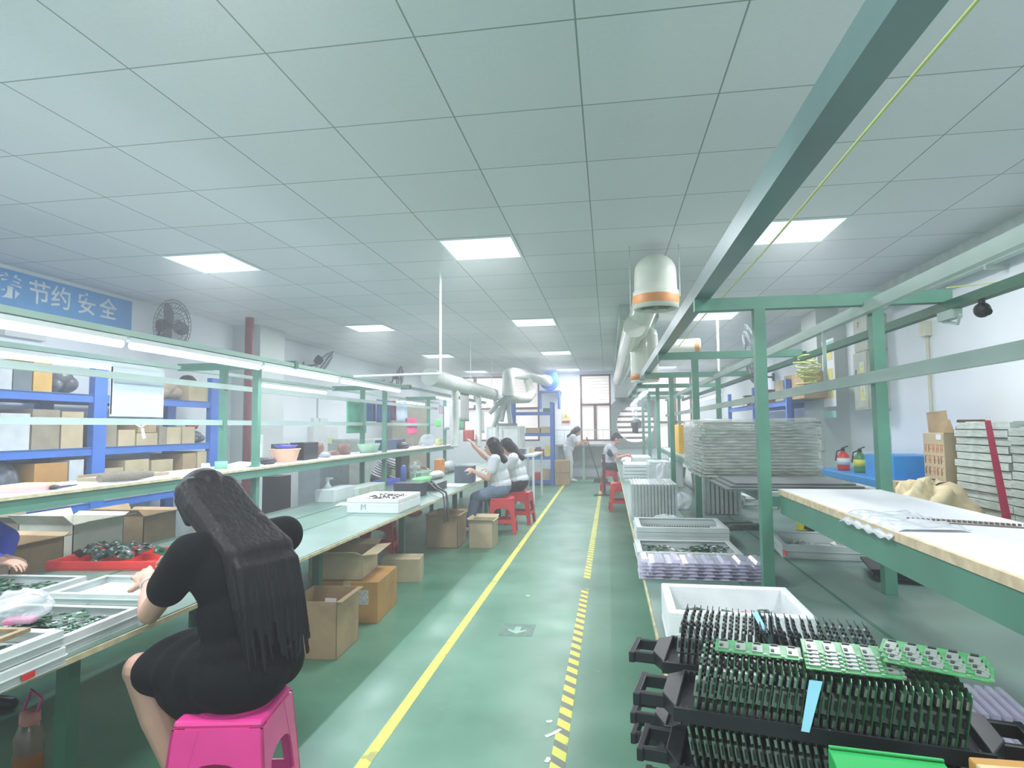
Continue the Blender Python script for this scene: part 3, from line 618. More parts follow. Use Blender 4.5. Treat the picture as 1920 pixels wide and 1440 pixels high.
# ================================================================ equipment on the far part of the left bench
x0, x1, z0, z1 = boxy(738, 790, 906, 937, 6.3); single('black_device', 'black power supply box on the left bench behind the foam box', 'device', MB().b(x0, x1, 6.3, 6.5, BZ, z1), mat('dark grey metal case', (38, 46, 54), .5), bevel=.004)
x0, x1, z0, z1 = boxy(852, 886, 874, 900, 7.9); single('grey_box', 'grey box in front of the woman in jeans', 'box', MB().b(x0, x1, 7.9, 8.1, BZ, z1), mat('slate grey plastic', (88, 104, 116), .5), bevel=.004)
px_item('black_meter', 'small black meter lying near the bench edge before the women', 'device', 818, 838, 904, -1.95, .12, BZ, BLACKP)
single('paper_sheet', 'white paper sheet on the bench before the black meter', 'paper', MB().b(-2.05, -1.78, 7.35, 7.75, BZ+.0005, BZ+.0015), PAPER)
single('paper_sheet', 'long white sheet lying at the bench edge next to the woman in jeans', 'paper', MB().b(-2.0, -1.75, 8.0, 8.6, BZ+.0005, BZ+.0015), PAPER)
px_item('printed_box_stack', 'low pile of grey white trays near the second post', 'tray', 627, 668, 914, -2.65, .2, BZ, ALU)
px_item('printed_box_stack', 'pale flat device behind the foam box on the left bench', 'device', 672, 722, 910, -2.6, .2, BZ, mat('pale green white metal', (190, 204, 190), .5))
sb = thing('spray_bottle', 'white spray bottle standing behind the left bench', 'bottle', (-2.86, at(614, 930, x=-2.86).y, BZ), 0)
MB().lathe([(0, 0), (.04, 0), (.042, .02), (.042, .12), (.018, .16), (.016, .18), (0, .18)], n=20).build('bottle_body', mat('translucent white plastic', (214, 224, 222), .35), sb)
MB().box((0, 0, .2), (.03, .03, .04)).box((.03, 0, .21), (.05, .018, .018)).build('spray_head', WHITEP, sb)
px_item('blue_tray_box', 'small bright blue tray before the striped shirt', 'tray', 727, 752, 899, -2.75, .2, BZ+.001, mat('bright blue plastic', (84, 92, 226), .4))
# black hose drooping over the bench edge
hz_ = [V3(q) for q in ((-2.1, 6.95, .64), (-1.98, 6.75, .74), (-1.8, 6.4, .70), (-1.685, 6.27, .665), (-1.65, 6.2, .56), (-1.63, 6.14, .39))]
single('black_hose', 'two black air hoses drooping over the bench edge toward the cartons', 'hose', MB().tube(hz_, .012, 8).tube([p+Vector((.0, -.12, .0)) for p in hz_], .008, 8), BLACKP)
fan_m = mat('fan white metal', (196, 206, 200), .4)
df = thing('desk_fan', 'small white desk fan on the left bench under the shelf', 'fan', (-2.55, at(778, 900, x=-2.55).y, BZ), .5)
MB().lathe([(0, 0), (.08, 0), (.07, .02), (0, .02)]).cyl((0, 0, .02), (0, 0, .14), .01).build('fan_stand', fan_m, df)
s = MB()
for r_ in (.03, .06, .09): s.tube([(r_*cos(a*pi/12), -.03, .2+r_*sin(a*pi/12)) for a in range(25)], .002, 5)
for a in range(16): s.tube([(.01*cos(a*pi/8), -.035, .2+.01*sin(a*pi/8)), (.09*cos(a*pi/8), -.03, .2+.09*sin(a*pi/8))], .0015, 4)
s.build('fan_grille', fan_m, df); s = MB()
for a in range(4): s.ell((.04*cos(a*pi/2), -.01, .2+.04*sin(a*pi/2)), (.035, .004, .025), (0, a*pi/2, .3))
s.ell((0, .03, .2), (.03, .05, .03)).build('fan_blade', fan_m, df)
# soldering stations, clutter: each its own thing
CL = [('solder_station', 'green white soldering station on the left bench near the post', 'device', 790, 812, 884, -2.62, .16, mat('pale green casing', (150, 196, 164), .5), 'box'),
 ('flux_bottle', 'small blue lamp base on the left bench', 'bottle', 758, 764, 872, -2.6, .07, mat('blue plastic', (60, 96, 170), .4), 'cyl'),
 ('wire_heap', 'tangle of pale wires on the bench before the solder hoses', 'cable', 818, 838, 884, -2.35, .16, mat('pale wire insulation', (196, 206, 196), .5), 'heap'),
 ('device_heap', 'grey lamp heads cluttered on the bench next to the hoses', 'device', 842, 860, 866, -2.45, .18, mat('grey casting', (150, 158, 158), .5), 'heap'),
 ('black_speaker', 'black upright monitor seen under the shelf past the second post', 'monitor', 752, 768, 855, -2.8, .08, BLACKP, 'box'),
 ('orange_part_box', 'small orange box on the bench beneath the shelf end', 'box', 826, 834, 861, -2.5, .1, mat('orange card', (206, 130, 50), .6), 'box'),
 ('parts_dish', 'green dish of parts on the left bench between the posts', 'bowl', 792, 818, 896, -2.25, .2, mat('light green plastic', (110, 196, 120), .5), 'bowl')]
for n_, lb, c_, a, b, t_, x_, d_, m_, k_ in CL: px_item(n_, lb, c_, a, b, t_, x_, d_, BZ, m_, kind=k_)

q = at(52, 1440, x=-2.25)
wb_ = thing('drink_bottle', 'brown bottle with a pink cap on the floor under the left bench', 'bottle', (-2.25, q.y, 0))
MB().lathe([(0, 0), (.05, 0), (.052, .01), (.05, .1)], n=20).build('lower_body', mat('orange brown plastic', (150, 92, 40), .4), wb_); MB().lathe([(.05, .1), (.052, .16), (.035, .2), (.03, .21)], n=20).build('upper_body', mat('smoky bottle', (120, 110, 92), .2), wb_); MB().lathe([(.033, .205), (.036, .21), (.034, .25), (0, .255)], n=20).build('bottle_cap', mat('pale pink cap', (206, 140, 130), .5), wb_); MB().tube([(.03, 0, .25), (.05, 0, .3), (.0, 0, .33), (-.03, 0, .25)], .006, 6).build('carry_loop', PINK, wb_)
# ================================================================ racks of circuit boards, near right
def rack_tray(label, loc, rz, L=.47, wd=.17):
    t = thing('board_tray', label, 'tray', loc, rz, 'black board trays')
    s = MB(); s.b(-L/2, L/2, -wd/2, wd/2, 0, .005)
    s.build('tray_floor', BLACKP, t)
    c = MB()
    for sy in (-1, 1):
        c.box((0, sy*(wd/2+.004), .012), (L+.01, .006, .024))
        n = int(L/.0125)
        for k in range(n): c.box((-L/2+.0125*(k+.5), sy*(wd/2-.004), .014), (.004, .008, .02))
    c.build('slotted_edge', BLACKP, t)
    for sx in (-1, 1):
        h = MB(); x = sx*(L/2)
        h.add([(x, -wd/2-.006, 0), (x, wd/2+.006, 0), (x+sx*.03, wd/2-.04, 0), (x+sx*.03, -wd/2+.04, 0), (x, -wd/2-.006, .024), (x, wd/2+.006, .024), (x+sx*.03, wd/2-.04, .03), (x+sx*.03, -wd/2+.04, .03)], [(3, 2, 1, 0), (4, 5, 6, 7), (0, 1, 5, 4), (1, 2, 6, 5), (2, 3, 7, 6), (3, 0, 4, 7)])
        for y in (-.048, .036): h.box((x+sx*.05, y+.006, .012), (.05, .012, .024))
        h.box((x+sx*.078, 0, .012), (.013, .108, .024))
        h.build('handle', BLACKP, t, bevel=.002)
    return t
SILV = mat('silver shield can', (150, 164, 156), .3, metal=.5, var=.05)
def rack_board(m, w=.15, h=.1, saw=True):
    """panel of small boards standing in a slot: thickness along x"""
    s = MB(); n = 7
    poly = [(-w/2, 0), (w/2, 0)]
    for k in range(n):                                            # scalloped free edge
        y = w/2-w*k/n; poly += [(y-.001, h-(.004 if saw else 0)), (y-w/n*.5, h), (y-w/n+.003, h-(.004 if saw else 0)), (y-w/n+.0015, h-.011 if saw else h)]
    s.prism(poly, -.0008, .0008, 0, T=Matrix(((0, 0, 1, 0), (1, 0, 0, 0), (0, 1, 0, 0), (0, 0, 0, 1))))
    for k in range(5):
        y = -w/2+w*(k+.5)/5
        for j in range(3):
            z = h*(j+.6)/3.3
            s.box((-.003, y, z), (.0045, w/5*.55, .013), 1 if (j+k) % 2 else 2); s.box((.0025, y+.004, z+.008), (.003, w/5*.4, .008), 1)
    o = s.build('circuit_board', [m, CHIP, SILV]); return o
def fill_rack(t, m, n, loc, rz, lean, label, group, h=.135, skip=(), L=.42):
    base = rack_board(m, h=h)
    s = MB(); s.box((-.005, -.05, h*.45), (.008, .018, .03)); cn = s.build('connector', [SILV], base)
    rnd = random.Random(n)
    first = True
    for k in range(n):
        if k in skip: continue
        if first: o = base; first = False
        else: o = copy_tree(base)
        u = -L/2+L*(k+.5)/n; a = lean+rnd.uniform(-.02, .02)
        o.location = (loc[0]+u*cos(rz), loc[1]+u*sin(rz), loc[2]+.0062); o.rotation_euler = Euler((0, a, rz))
        tag(o, label, 'circuit board', group)
RZ = -.21
F00, F0, F1, B0, B1 = (.365, 1.225, BZ), (.365, 1.225, BZ+.082), (.36, 1.212, BZ+.19), (.36, 1.455, BZ+.045), (.36, 1.455, BZ+.18)
PCBB = mat('olive green circuit board', (44, 78, 46), .35, var=.3, scale=40, spec=.6)
for loc, lb, m_, bl, g, h, ln, n_ in ((F00, 'lowest black board tray of the nearest stack, resting on the bench', PCBG, 'green circuit board standing in the lowest tray of the nearest stack', 'boards in the nearest lowest tray', .068, -.1, 22),
    (F0, 'middle black board tray of the nearest stack on the right bench', PCBB, 'green circuit board standing in the middle tray of the nearest stack', 'boards in the nearest middle tray', .095, -.16, 32),
    (F1, 'black board tray on top of the nearest stack, full of bright green boards', PCBG, 'green circuit board standing in the top tray of the nearest stack', 'boards in the nearest top tray', .098, .17, 32),
    (B0, 'lower black board tray of the farther stack on the right bench', PCBB, 'dark olive circuit board standing in the lower tray of the farther stack', 'boards in the farther lower tray', .12, -.14, 26)):
    t = rack_tray(lb, loc, RZ); fill_rack(t, m_, n_, loc, RZ, ln, bl, g, h)
    if loc is B0: rack_tray('lowest black board tray under the farther stack', (loc[0], loc[1], BZ), RZ)
t = rack_tray('black board tray on top of the farther stack, full of dark boards', B1, RZ)
fill_rack(t, PCBD, 15, (B1[0]+.10, B1[1]-.0213, B1[2]), RZ, -.38, 'dark blue circuit board leaning in the right half of the farther top tray', 'dark blue boards in the farther top tray', .11, L=.24)
fill_rack(t, mat('dark olive grey circuit board', (70, 80, 70), .35, var=.35, scale=40, spec=.6), 14, (B1[0]-.11, B1[1]+.0235, B1[2]), RZ, .1, 'dark olive circuit board in the left half of the farther top tray', 'olive boards in the farther top tray', .105, L=.2)
# flat boards with silver shields lying across the nearest stack
FLP = MB(); FLP.box((0, 0, .0008), (.15, .06, .0016), 0)
for k in range(5):
    FLP.box((-.060+.03*k, -.002, .0028), (.018, .034, .0025), 1); FLP.box((-.060+.03*k, .023, .003), (.012, .006, .003), 2); FLP.box((-.047+.03*k, -.024, .0025), (.006, .006, .002), 1); FLP.box((-.064+.03*k, -.006, .0045), (.006, .01, .002), 2)
flp = FLP.build('flat_circuit_board', [mat('bright green circuit board', (58, 140, 78), .35, var=.2, scale=40, spec=.6), SILV, CHIP]); zt = F1[2]+.108
def flatb(o, u, v, dz, dr, tilt, label, group=None):
    u += .035
    o.location = (F1[0]+u*cos(RZ)-v*sin(RZ), F1[1]+u*sin(RZ)+v*cos(RZ), zt+dz); o.rotation_euler = (tilt, 0, RZ+dr); tag(o, label, 'circuit board', group)
flatb(flp, -.13, .01, 0, 0, .05, 'green board with five silver shields lying on top of the nearest stack')
for k in range(5):
    o = flp.copy(); COL.objects.link(o); flatb(o, .022, -.03+.012*k, .003+.0026*k, .02, .09, 'green panel in the overlapped row lying on the nearest stack', 'overlapped panels')
for k in range(3):
    o = flp.copy(); COL.objects.link(o); flatb(o, .15, -.02+.018*k, .018+.0026*k, -.3, .09, 'green panel in the right hand row lying on the nearest stack', 'right hand panels')
single('paper_slip', 'light blue paper slip between the boards of the nearest stack', 'paper', MB().sheet((.305, 1.110, BZ+.215), (.317, 1.107, BZ+.215), (.347, 1.127, BZ+.29), (.327, 1.131, BZ+.29), .0006), BLUEP)
single('paper_slip', 'light blue paper slip standing among the dark boards behind', 'paper', MB().sheet((.33, 1.40, BZ+.25), (.342, 1.40, BZ+.25), (.32, 1.46, BZ+.305), (.308, 1.46, BZ+.305), .0006), BLUEP)
BRG = mat('bright green corrugated plastic', (26, 160, 78), .55, var=.06, scale=4)
single('green_box', 'bright green corrugated sheet box in front of the nearest board stack', 'box', MB(Matrix.Translation((.385, .965, BZ)) @ Matrix.Rotation(-.12, 4, 'Z')).box((0, 0, .119), (.15, .08, .238)).box((0, .036, .241), (.15, .006, .004)), BRG, bevel=.002)
carton('tan carton at the lower right corner of the picture', (.60, .965, BZ), (.19, .1, .238), -.02, CARDO, 0)
# ================================================================ along the right bench
fb = foam_box('foam_box', 'white foam box of green boards on the right bench behind the racks', (.40, 2.21, BZ), .44, .36, .135, -.02, wall=.028)
scatter(32, .375, 2.19, BZ+.032, .3, .22, 0, 'green circuit board lying in the white foam box on the right', 'boards in the right foam box', layers=12, seed=11, tilt=.25)
single('pink_slip', 'pink slip among the boards in the white foam box', 'paper', MB(Matrix.Translation((.47, 2.2, BZ+.085)) @ Matrix.Rotation(.2, 4, 'Y')).b(-.03, .03, -.02, .02, 0, .003), mat('pink card', (236, 140, 180), .5))
CLR = mat('clear lilac plastic tray', (208, 208, 228), .15, var=.03, alpha=.5, spec=.8)
ct = thing('blister_tray_stack', 'stack of clear lilac blister trays lying across the right bench', 'tray', (.43, 3.1, BZ))
for j in range(6):
    s = MB(); z = .003+.015*j
    s.grid(lambda u, v: ((u-.5)*.6+(.01 if j % 2 else 0), (v-.5)*.2, z+.011*max(0, min(1, 1.6*sin(u*16*pi)+.5))*(1 if .1 < v < .9 else 0)), 96, 8, smooth=False)
    s.build('blister_tray', CLR, ct, solid=.0012)
def board_tray(label, loc, w, d, h, rz, n, bl, g, comb=False, seed=1):
    tray('parts_tray', label, loc, w, d, h, rz, rim=.03)
    if n: scatter(n, loc[0], loc[1], loc[2]+.012, w*.8, d*.75, rz, bl, g, layers=6, seed=seed)
board_tray('silver tray of green boards behind the clear trays on the right bench', (.41, 3.56, BZ), .54, .38, .05, 0, 44, 'green board in the tray behind the clear trays', 'boards behind the clear trays', seed=21)
tray('parts_tray', 'lower silver tray of the pair before the tall clear stack', (.43, 4.06, BZ), .54, .42, .05, 0, rim=.03)
tray('parts_tray', 'upper silver tray of the pair holding rows of dark strips', (.43, 4.06, BZ+.054), .54, .42, .05, 0, rim=.03)
ST = mat('dark green strip with teeth', (84, 100, 84), .5, var=.3, scale=80)
for k in range(7):
    s = MB(); s.box((0, 0, .006), (.42, .014, .003))
    for j in range(26): s.box((-.2+.016*j, 0, .010), (.006, .012, .006))
    tag(s.build('board_strip', ST), 'dark toothed strip lying in the upper silver tray', 'strip', 'strips in the upper tray').location = (.42, 3.94+.03*k, BZ+.064)
single('clear_bag', 'small clear bag of parts behind the upper silver tray', 'bag', crumple((.38, 4.42, BZ+.05), (.09, .07, .05), 5), FILM)
HAZ = mat('hazy clear plastic', (206, 216, 214), .25, var=.06, scale=20, alpha=.6, spec=.7)
def blister_stack(label, x0, x1, y0, y1, z0, z1, n, m=HAZ, vert=True):
    t = thing('clear_cover_stack', label, 'plastic', ((x0+x1)/2, (y0+y1)/2, z0)); w, d, h = x1-x0, y1-y0, z1-z0
    for k in range(n):
        s = MB()
        if vert:
            x = -w/2+w*(k+.5)/n; s.box((x, 0, h/2), (.0035, d, h*(1-.03*(k % 3)))); s.box((x, 0, h-.01), (w/n*.8, d, .004)); s.box((x, -d/2, h/2), (w/n*.7, .003, h*.96))
        else:
            z = h*(k+.5)/n; s.box((0, 0, z), (w, d, .003)); s.box((0, -d/2, z), (w, .004, h/n*.7)); s.box((-w/2, 0, z), (.004, d, h/n*.7))
        s.build('cover', m, t)
    return t
blister_stack('row of clear plastic covers standing at the aisle edge before the red stool', .16, .5, 4.72, 5.25, BZ, BZ+.29, 14)
blister_stack('tall hazy block of clear covers beside the second right post', .74, 1.05, 5.2, 5.65, BZ, BZ+.33, 9)
single('plastic_film', 'crumpled clear film between the two clear cover stacks', 'film', crumple((.6, 5.5, BZ+.07), (.09, .1, .07), 9), FILM)
for k, (y, l) in enumerate(((4.62, 'grey dark boards bundle lying before the hazy block'), (4.5, 'second dark boards bundle lying nearer in the right bench middle'))):
    single('board_bundle', l, 'circuit board', MB(Matrix.Translation((.86+.05*k, y, BZ)) @ Matrix.Rotation(.1+.1*k, 4, 'Z')).box((0, 0, .012), (.3, .09, .024)).box((.02, 0, .03), (.22, .07, .01)), mat('dark grey green boards', (84, 104, 92), .5, var=.25, scale=40))
for k in range(4): single('magazine', 'magazine in the small pile under the shelf, %s from the bench' % ('first', 'second', 'third', 'topmost')[k], 'magazine', MB(Matrix.Translation((1.28+.01*k, 5.75, BZ+.026*k)) @ Matrix.Rotation(.1*(k % 2)-.05, 4, 'Z')).box((0, 0, .0125), (.3, .26, .024)), [mat('glossy grey cover', (176, 188, 186), .3, var=.15, scale=12), WHITEP][k == 3], 'magazines under the shelf')
tp = thing('tape_dispenser', 'small yellow and black tape dispenser on the bench under the shelf', 'tool', (1.31, 4.5, BZ), .2)
MB().box((0, 0, .03), (.09, .06, .06)).build('dispenser_body', mat('yellow plastic', (218, 208, 60), .4), tp, bevel=.006); MB().box((.02, -.034, .028), (.07, .012, .046), 0, (0, .3, 0)).build('black_guard', BLACKP, tp)
tray('parts_tray', 'silver tray of chips under the shelf beyond the right post', (1.22, 3.76, BZ+.001), .56, .46, .07, -.1, rim=.022)
CHP = mat('pale chip', (190, 200, 192), .4, var=.2, scale=30)
s = MB(); s.box((0, 0, .005), (.03, .02, .008)); cp = s.build('chip', CHP); rnd = random.Random(5)
for k in range(55):
    o = cp if k == 0 else cp.copy()
    if k: COL.objects.link(o)
    o.location = (1.22+rnd.uniform(-.22, .22), 3.76+rnd.uniform(-.17, .17), BZ+.01+rnd.uniform(0, .02)); o.rotation_euler = (rnd.uniform(-.4, .4), rnd.uniform(-.4, .4), rnd.uniform(0, 6)); tag(o, 'pale chip loose in the silver tray under the shelf', 'chip', 'chips in the silver tray')
single('red_sticker', 'red sticker on the side of the chip tray under the shelf', 'sticker', MB().b(.921, .9235, 3.5, 3.55, BZ+.02, BZ+.05), RED)
for k in range(4): single('foam_sheet', 'black foam sheet on the bench under the shelf, %s in its pile' % ('bottom', 'second', 'third', 'top')[k], 'sheet', MB(Matrix.Translation((1.42-.01*k, 3.17+.01*k, BZ+.014*k)) @ Matrix.Rotation(-.25+.04*(k % 2), 4, 'Z')).box((0, 0, .006), (.36, .3, .012)), BLACKP, 'black foam sheets')
single('paper_sheet', 'torn white sheet on top of the black foam sheets', 'paper', MB(Matrix.Translation((1.45, 3.18, BZ+.058)) @ Matrix.Rotation(-.2, 4, 'Z')).prism([(-.13, -.1), (.14, -.11), (.16, .1), (.02, .12), (-.1, .11), (-.12, .05), (-.1, .02), (-.13, -.02)], 0, .002), PAPER)
LIL = mat('lilac translucent plastic', (176, 176, 204), .3, var=.06, scale=3, alpha=.82)
blister_stack('lilac plastic trays stacked at the right edge under the shelf', 1.19, 1.55, 1.45, 1.84, BZ, BZ+.22, 12, LIL, False)
for k, (x, y, l) in enumerate(((.86, 1.78, 'flat clear plastic tray lying behind the farther board stack'), (.84, 1.52, 'second flat clear tray lying beside the farther board stack'))):
    s = MB(Matrix.Translation((x, y, BZ+.001+.0*k)) @ Matrix.Rotation(-.15, 4, 'Z')); s.box((0, 0, .0015), (.3, .22, .003))
    for j in range(12): s.box((-.13+.024*j, 0, .012), (.012, .19, .018))
    single('clear_tray', l, 'tray', s, CLR)
single('pink_card', 'brownish pink card lying on the flat clear tray', 'card', MB(Matrix.Translation((.80, 1.77, BZ+.024)) @ Matrix.Rotation(.3, 4, 'Z')).box((0, 0, .0015), (.12, .06, .003)), mat('dusty pink card', (190, 150, 150), .5))
# ================================================================ things on the right shelf
RS = 1.0605
s = MB(); s.sheet((.80, 2.02, RS), (.83, 2.06, RS), (1.10, 1.93, RS), (1.09, 1.86, RS), .006); single('paper_strip', 'long grey paper strip lying across the white shelf', 'paper', s, mat('grey brown paper strip', (150, 144, 134), .8, var=.15, scale=20))
s = MB(); s.sheet((.83, 1.95, RS), (.84, 1.97, RS), (1.12, 1.85, RS), (1.11, 1.82, RS), .004)
for k in range(24): s.box((.85+.011*k, 1.945-.0046*k, RS+.007), (.004, .01, .006))
single('toothed_strip', 'thin toothed strip beside the grey paper strip on the shelf', 'strip', s, mat('dark red brown strip', (104, 92, 88), .6))
single('clear_film', 'frayed clear film hanging over the edge of the white shelf', 'film', MB().grid(lambda u, v: (.715+.2*v, 1.75+.35*u, RS+.007+.004*sin(u*30)*cos(v*9)-(.03*(1-v*6) if v < .16 else 0)), 30, 14), mat('whitish frayed film', (220, 228, 232), .2, alpha=.7, bump=.4), solid=.001)
for k in range(3): single('grey_sheet', 'grey board sheet on the shelf behind the first right post, %s in its pile' % ('bottom', 'middle', 'top')[k], 'sheet', MB().b(.55+.03*k, 1.2-.02*k, 3.06+.05*k, 3.62, 1.0305+.009*k, 1.0385+.009*k), mat('dark grey sheet', (86, 98, 98), .5, var=.1), 'grey sheets on the shelf')
x0, x1, z0, z1 = boxy(1306, 1560, 790, 888, 3.72); z0 = 1.0305
pk = thing('wrapped_bundle', 'big bundle of clear trays wrapped in film on the right shelf', 'package', ((x0+x1)/2, 4.1, z0)); w, h = x1-x0, z1-z0
INN = mat('stacked grey plastic trays', (150, 160, 146), .25, var=.4, scale=14, spec=.8, stretch=(1, 1, 7))  # strong light and dark colour streaks stand in for highlights on the plastic
s = MB()
for k in range(18): s.box((.006*(k % 3), .004*(k % 2), h*(k+.5)/18), (w-.06-.02*(k % 4), .62, h/18*.72))
s.build('inner_tray', INN, pk)
WR = mat('glossy wrapping film', (214, 224, 216), .12, var=.05, alpha=.3, bump=1, bscale=14, spec=1, stretch=(1, 1, 2.5))
def wrap(u, v):
    a = 2*pi*u; e = .28; k = 1+.012*sin(17*a+9*v)+.01*sin(31*a*1.0+23*v)
    c_, s_ = cos(a), sin(a); X = abs(c_)**e*(1 if c_ > 0 else -1); Y = abs(s_)**e*(1 if s_ > 0 else -1)
    f = min(1, .9+.25*sin(pi*v)); return (X*w/2*k*f, Y*.34*k*f, .004+v*(h+.012)+.004*sin(9*a))
s = MB(); s.grid(wrap, 120, 16); s.grid(lambda u, v: tuple(a*(1-v) + b*v for a, b in zip(wrap(u, 1), (0, 0, h+.016))), 120, 4); s.build('wrapping_film', WR, pk)
x0, x1, z0, z1 = boxy(1276, 1300, 794, 870, 5.3)
bs = thing('wrapped_bundle', 'smaller wrapped bundle standing behind the big wrapped one', 'package', (.85, 5.5, 1.0305)); s = MB()
for k in range(10): s.box((0, 0, .03+.034*k), (.36-.02*(k % 2), .3, .026))
s.build('inner_tray', INN, bs); MB().box((0, 0, .178), (.38, .32, .35)).build('wrapping_film', WR, bs, bevel=.02)
single('yellow_carton', 'yellow box on the far part of the right shelf', 'box', MB().b(.78, 1.1, 7.1, 7.7, 1.0305, 1.35), mat('ochre yellow panel', (206, 160, 40), .6), bevel=.004)
# ================================================================ far part of the right bench
px = [('white_tray_stack', 'pile of white trays on the right bench before the boy', 'tray', 1172, 1206, 866, .35, .5, ALU), ('clear_box', 'hazy clear box on the right bench past the bag', 'box', 1210, 1240, 850, .5, .4, HAZ)]
for k in range(5): single('white_tray', 'white tray on the far right bench before the boy, %s from the bench' % ('first', 'second', 'third', 'fourth', 'topmost')[k], 'tray', MB().b(.19, .55, 8.2, 8.85, BZ+.045*k, BZ+.045*k+.04), ALU, 'white trays before the boy', bevel=.004)
single('clear_sack', 'standing clear plastic sack on the right bench', 'bag', crumple((.6, 7.1, BZ+.14), (.09, .09, .15), 12), FILM)
single('clear_box', 'hazy clear box behind the standing plastic sack', 'box', MB().b(.46, .72, 7.4, 7.9, BZ, BZ+.3), HAZ, bevel=.01)
single('upright_board', 'white upright board beside the hazy clear box', 'board', MB().b(.74, .86, 7.5, 7.9, BZ, BZ+.33), WHITEP, bevel=.004)
single('white_machine', 'long pale machine cover on the far right bench', 'machine', MB().b(.35, .62, 9.3, 10.1, BZ, BZ+.26), ALU, bevel=.01)
for k, (x, y, l, c) in enumerate(((.35, 11.9, 'white bag of parts on the bench in front of the boy', WHITEP), (.42, 12.35, 'red bag on the bench in front of the boy', RED))):
    single('parts_bag', l, 'bag', crumple((x, y, BZ+.06), (.12, .1, .065), 20+k), c)
for k, (x, y) in enumerate(((.95, 9.0), (1.0, 6.2), (1.1, 7.7), (.9, 11.1))):
    single('parts_bin', 'small %s bin under the far right shelf, %s' % (('grey', 'teal', 'white', 'dark')[k], ('beyond the pale machine', 'beside the hazy block', 'near the third frame', 'farthest one')[k]), 'bin', MB().box((x, y, BZ+.07), (.22, .25, .14), taper=.85), [mat('grey bin plastic', (150, 160, 160), .5), mat('teal bin plastic', (60, 130, 140), .5), WHITEP, mat('slate bin plastic', (70, 84, 92), .5)][k])
for k, y in enumerate((9.9, 10.7, 11.4)):
    t = thing('hanging_tool', 'air tool hanging on its coil over the far right bench, %s' % ('nearest one', 'middle one', 'farthest one')[k], 'tool', (.45, y, 1.3))
    MB().tube([(.015*cos(a*.9), .015*sin(a*.9), .565-.008*a) for a in range(60)], .004, 5).build('coil_cord', RAIL, t); MB().cyl((0, 0, -.08), (0, 0, .1), .018).build('tool_body', BLACKP, t)
# ================================================================ blue shelving on the left
BLUE = mat('blue steel paint', (62, 116, 200), .45, var=.08, scale=3)
def blue_rack(name, label, x0, x1, ys, zs, top, axis='y', post=.07):
    t = thing(name, label, 'shelving', (0, 0, 0))
    for y in ys:
        for x in (x0, x1):
            if axis == 'y': MB().b(x-.03, x+.03, y-post, y+post, 0, top).build('upright', BLUE, t)
            else: MB().b(y-post, y+post, x-.03, x+.03, 0, top).build('upright', BLUE, t)
    for z in zs:
        b = MB(); s = MB(); a, c = min(ys), max(ys)
        for x in (x0, x1):
            if axis == 'y': b.b(x-.02, x+.02, a, c, z-.07, z-.004)
            else: b.b(a, c, x-.02, x+.02, z-.07, z-.004)
        b.build('shelf_beam', BLUE, t)
        (s.b(min(x0, x1)-.03, max(x0, x1)+.03, a, c, z-.004, z) if axis == 'y' else s.b(a, c, min(x0, x1)-.03, max(x0, x1)+.03, z-.004, z)).build('shelf_deck', mat('blue grey deck', (96, 130, 176), .6), t)
    return t
XB = -4.5
yu = at(182, 800, x=XB).y; y2 = at(398, 800, x=XB).y
zA, zB, zC = at(90, 735, x=XB).z, at(90, 842, x=XB).z, at(250, 930, x=XB).z
blue_rack('shelving_rack', 'blue steel shelving loaded with boxes along the left wall', XB, -5.05, (yu-1.75, yu, y2), (.12, zC, zB, zA), 1.93)
G2 = mat('grey brown carton', (150, 142, 122), .8, var=.1); GW = mat('grey white box', (196, 204, 208), .6)
def shbox(px0, px1, pyt, zb, label, m=CARD, x=XB+.0, d=.4, kind='box', name='storage_box', cat='box'):
    px_item(name, label, cat, px0, px1, pyt, x-.02, -d, zb+.0005, m, kind=kind) if False else None
    a = at(px0, pyt, x=x); b = at(px1, pyt, x=x); zt = max(at((px0+px1)/2, pyt, x=x).z, zb+.03)
    ya, yb = a.y, b.y; ym = (ya+yb)/2
    if ym < yu: yb = min(yb, yu-.085)
    else: ya = max(ya, yu+.085); yb = min(yb, y2-.085)
    s = MB(Matrix.Translation((x-d/2, (ya+yb)/2, zb+.0005))); w, l, h = d, (yb-ya)*.97, zt-zb
    if kind == 'box': s.box((0, 0, h/2), (w, l, h)); s.box((0, 0, h+.0004), (.05, l, .0008))
    elif kind == 'open': s.b(-w/2, w/2, -l/2, l/2, 0, .005).b(-w/2, -w/2+.005, -l/2, l/2, 0, h).b(w/2-.005, w/2, -l/2, l/2, 0, h).b(-w/2, w/2, -l/2, -l/2+.005, 0, h).b(-w/2, w/2, l/2-.005, l/2, 0, h)
    else:
        s.ell((0, 0, h*.55), (w/2, l/2, h*.5)); s.ell((w*.2, l*.2, h*.35), (w/3, l/3, h*.36)); s.ell((w*.15, -l*.25, h*.3), (w/3, l/4, h*.32))
    return single(name, label, cat, s, m, None, .006 if kind == 'box' else 0)
BAG = mat('dark plastic bags', (96, 104, 112), .35, var=.3, scale=10, bump=.6, bscale=14)
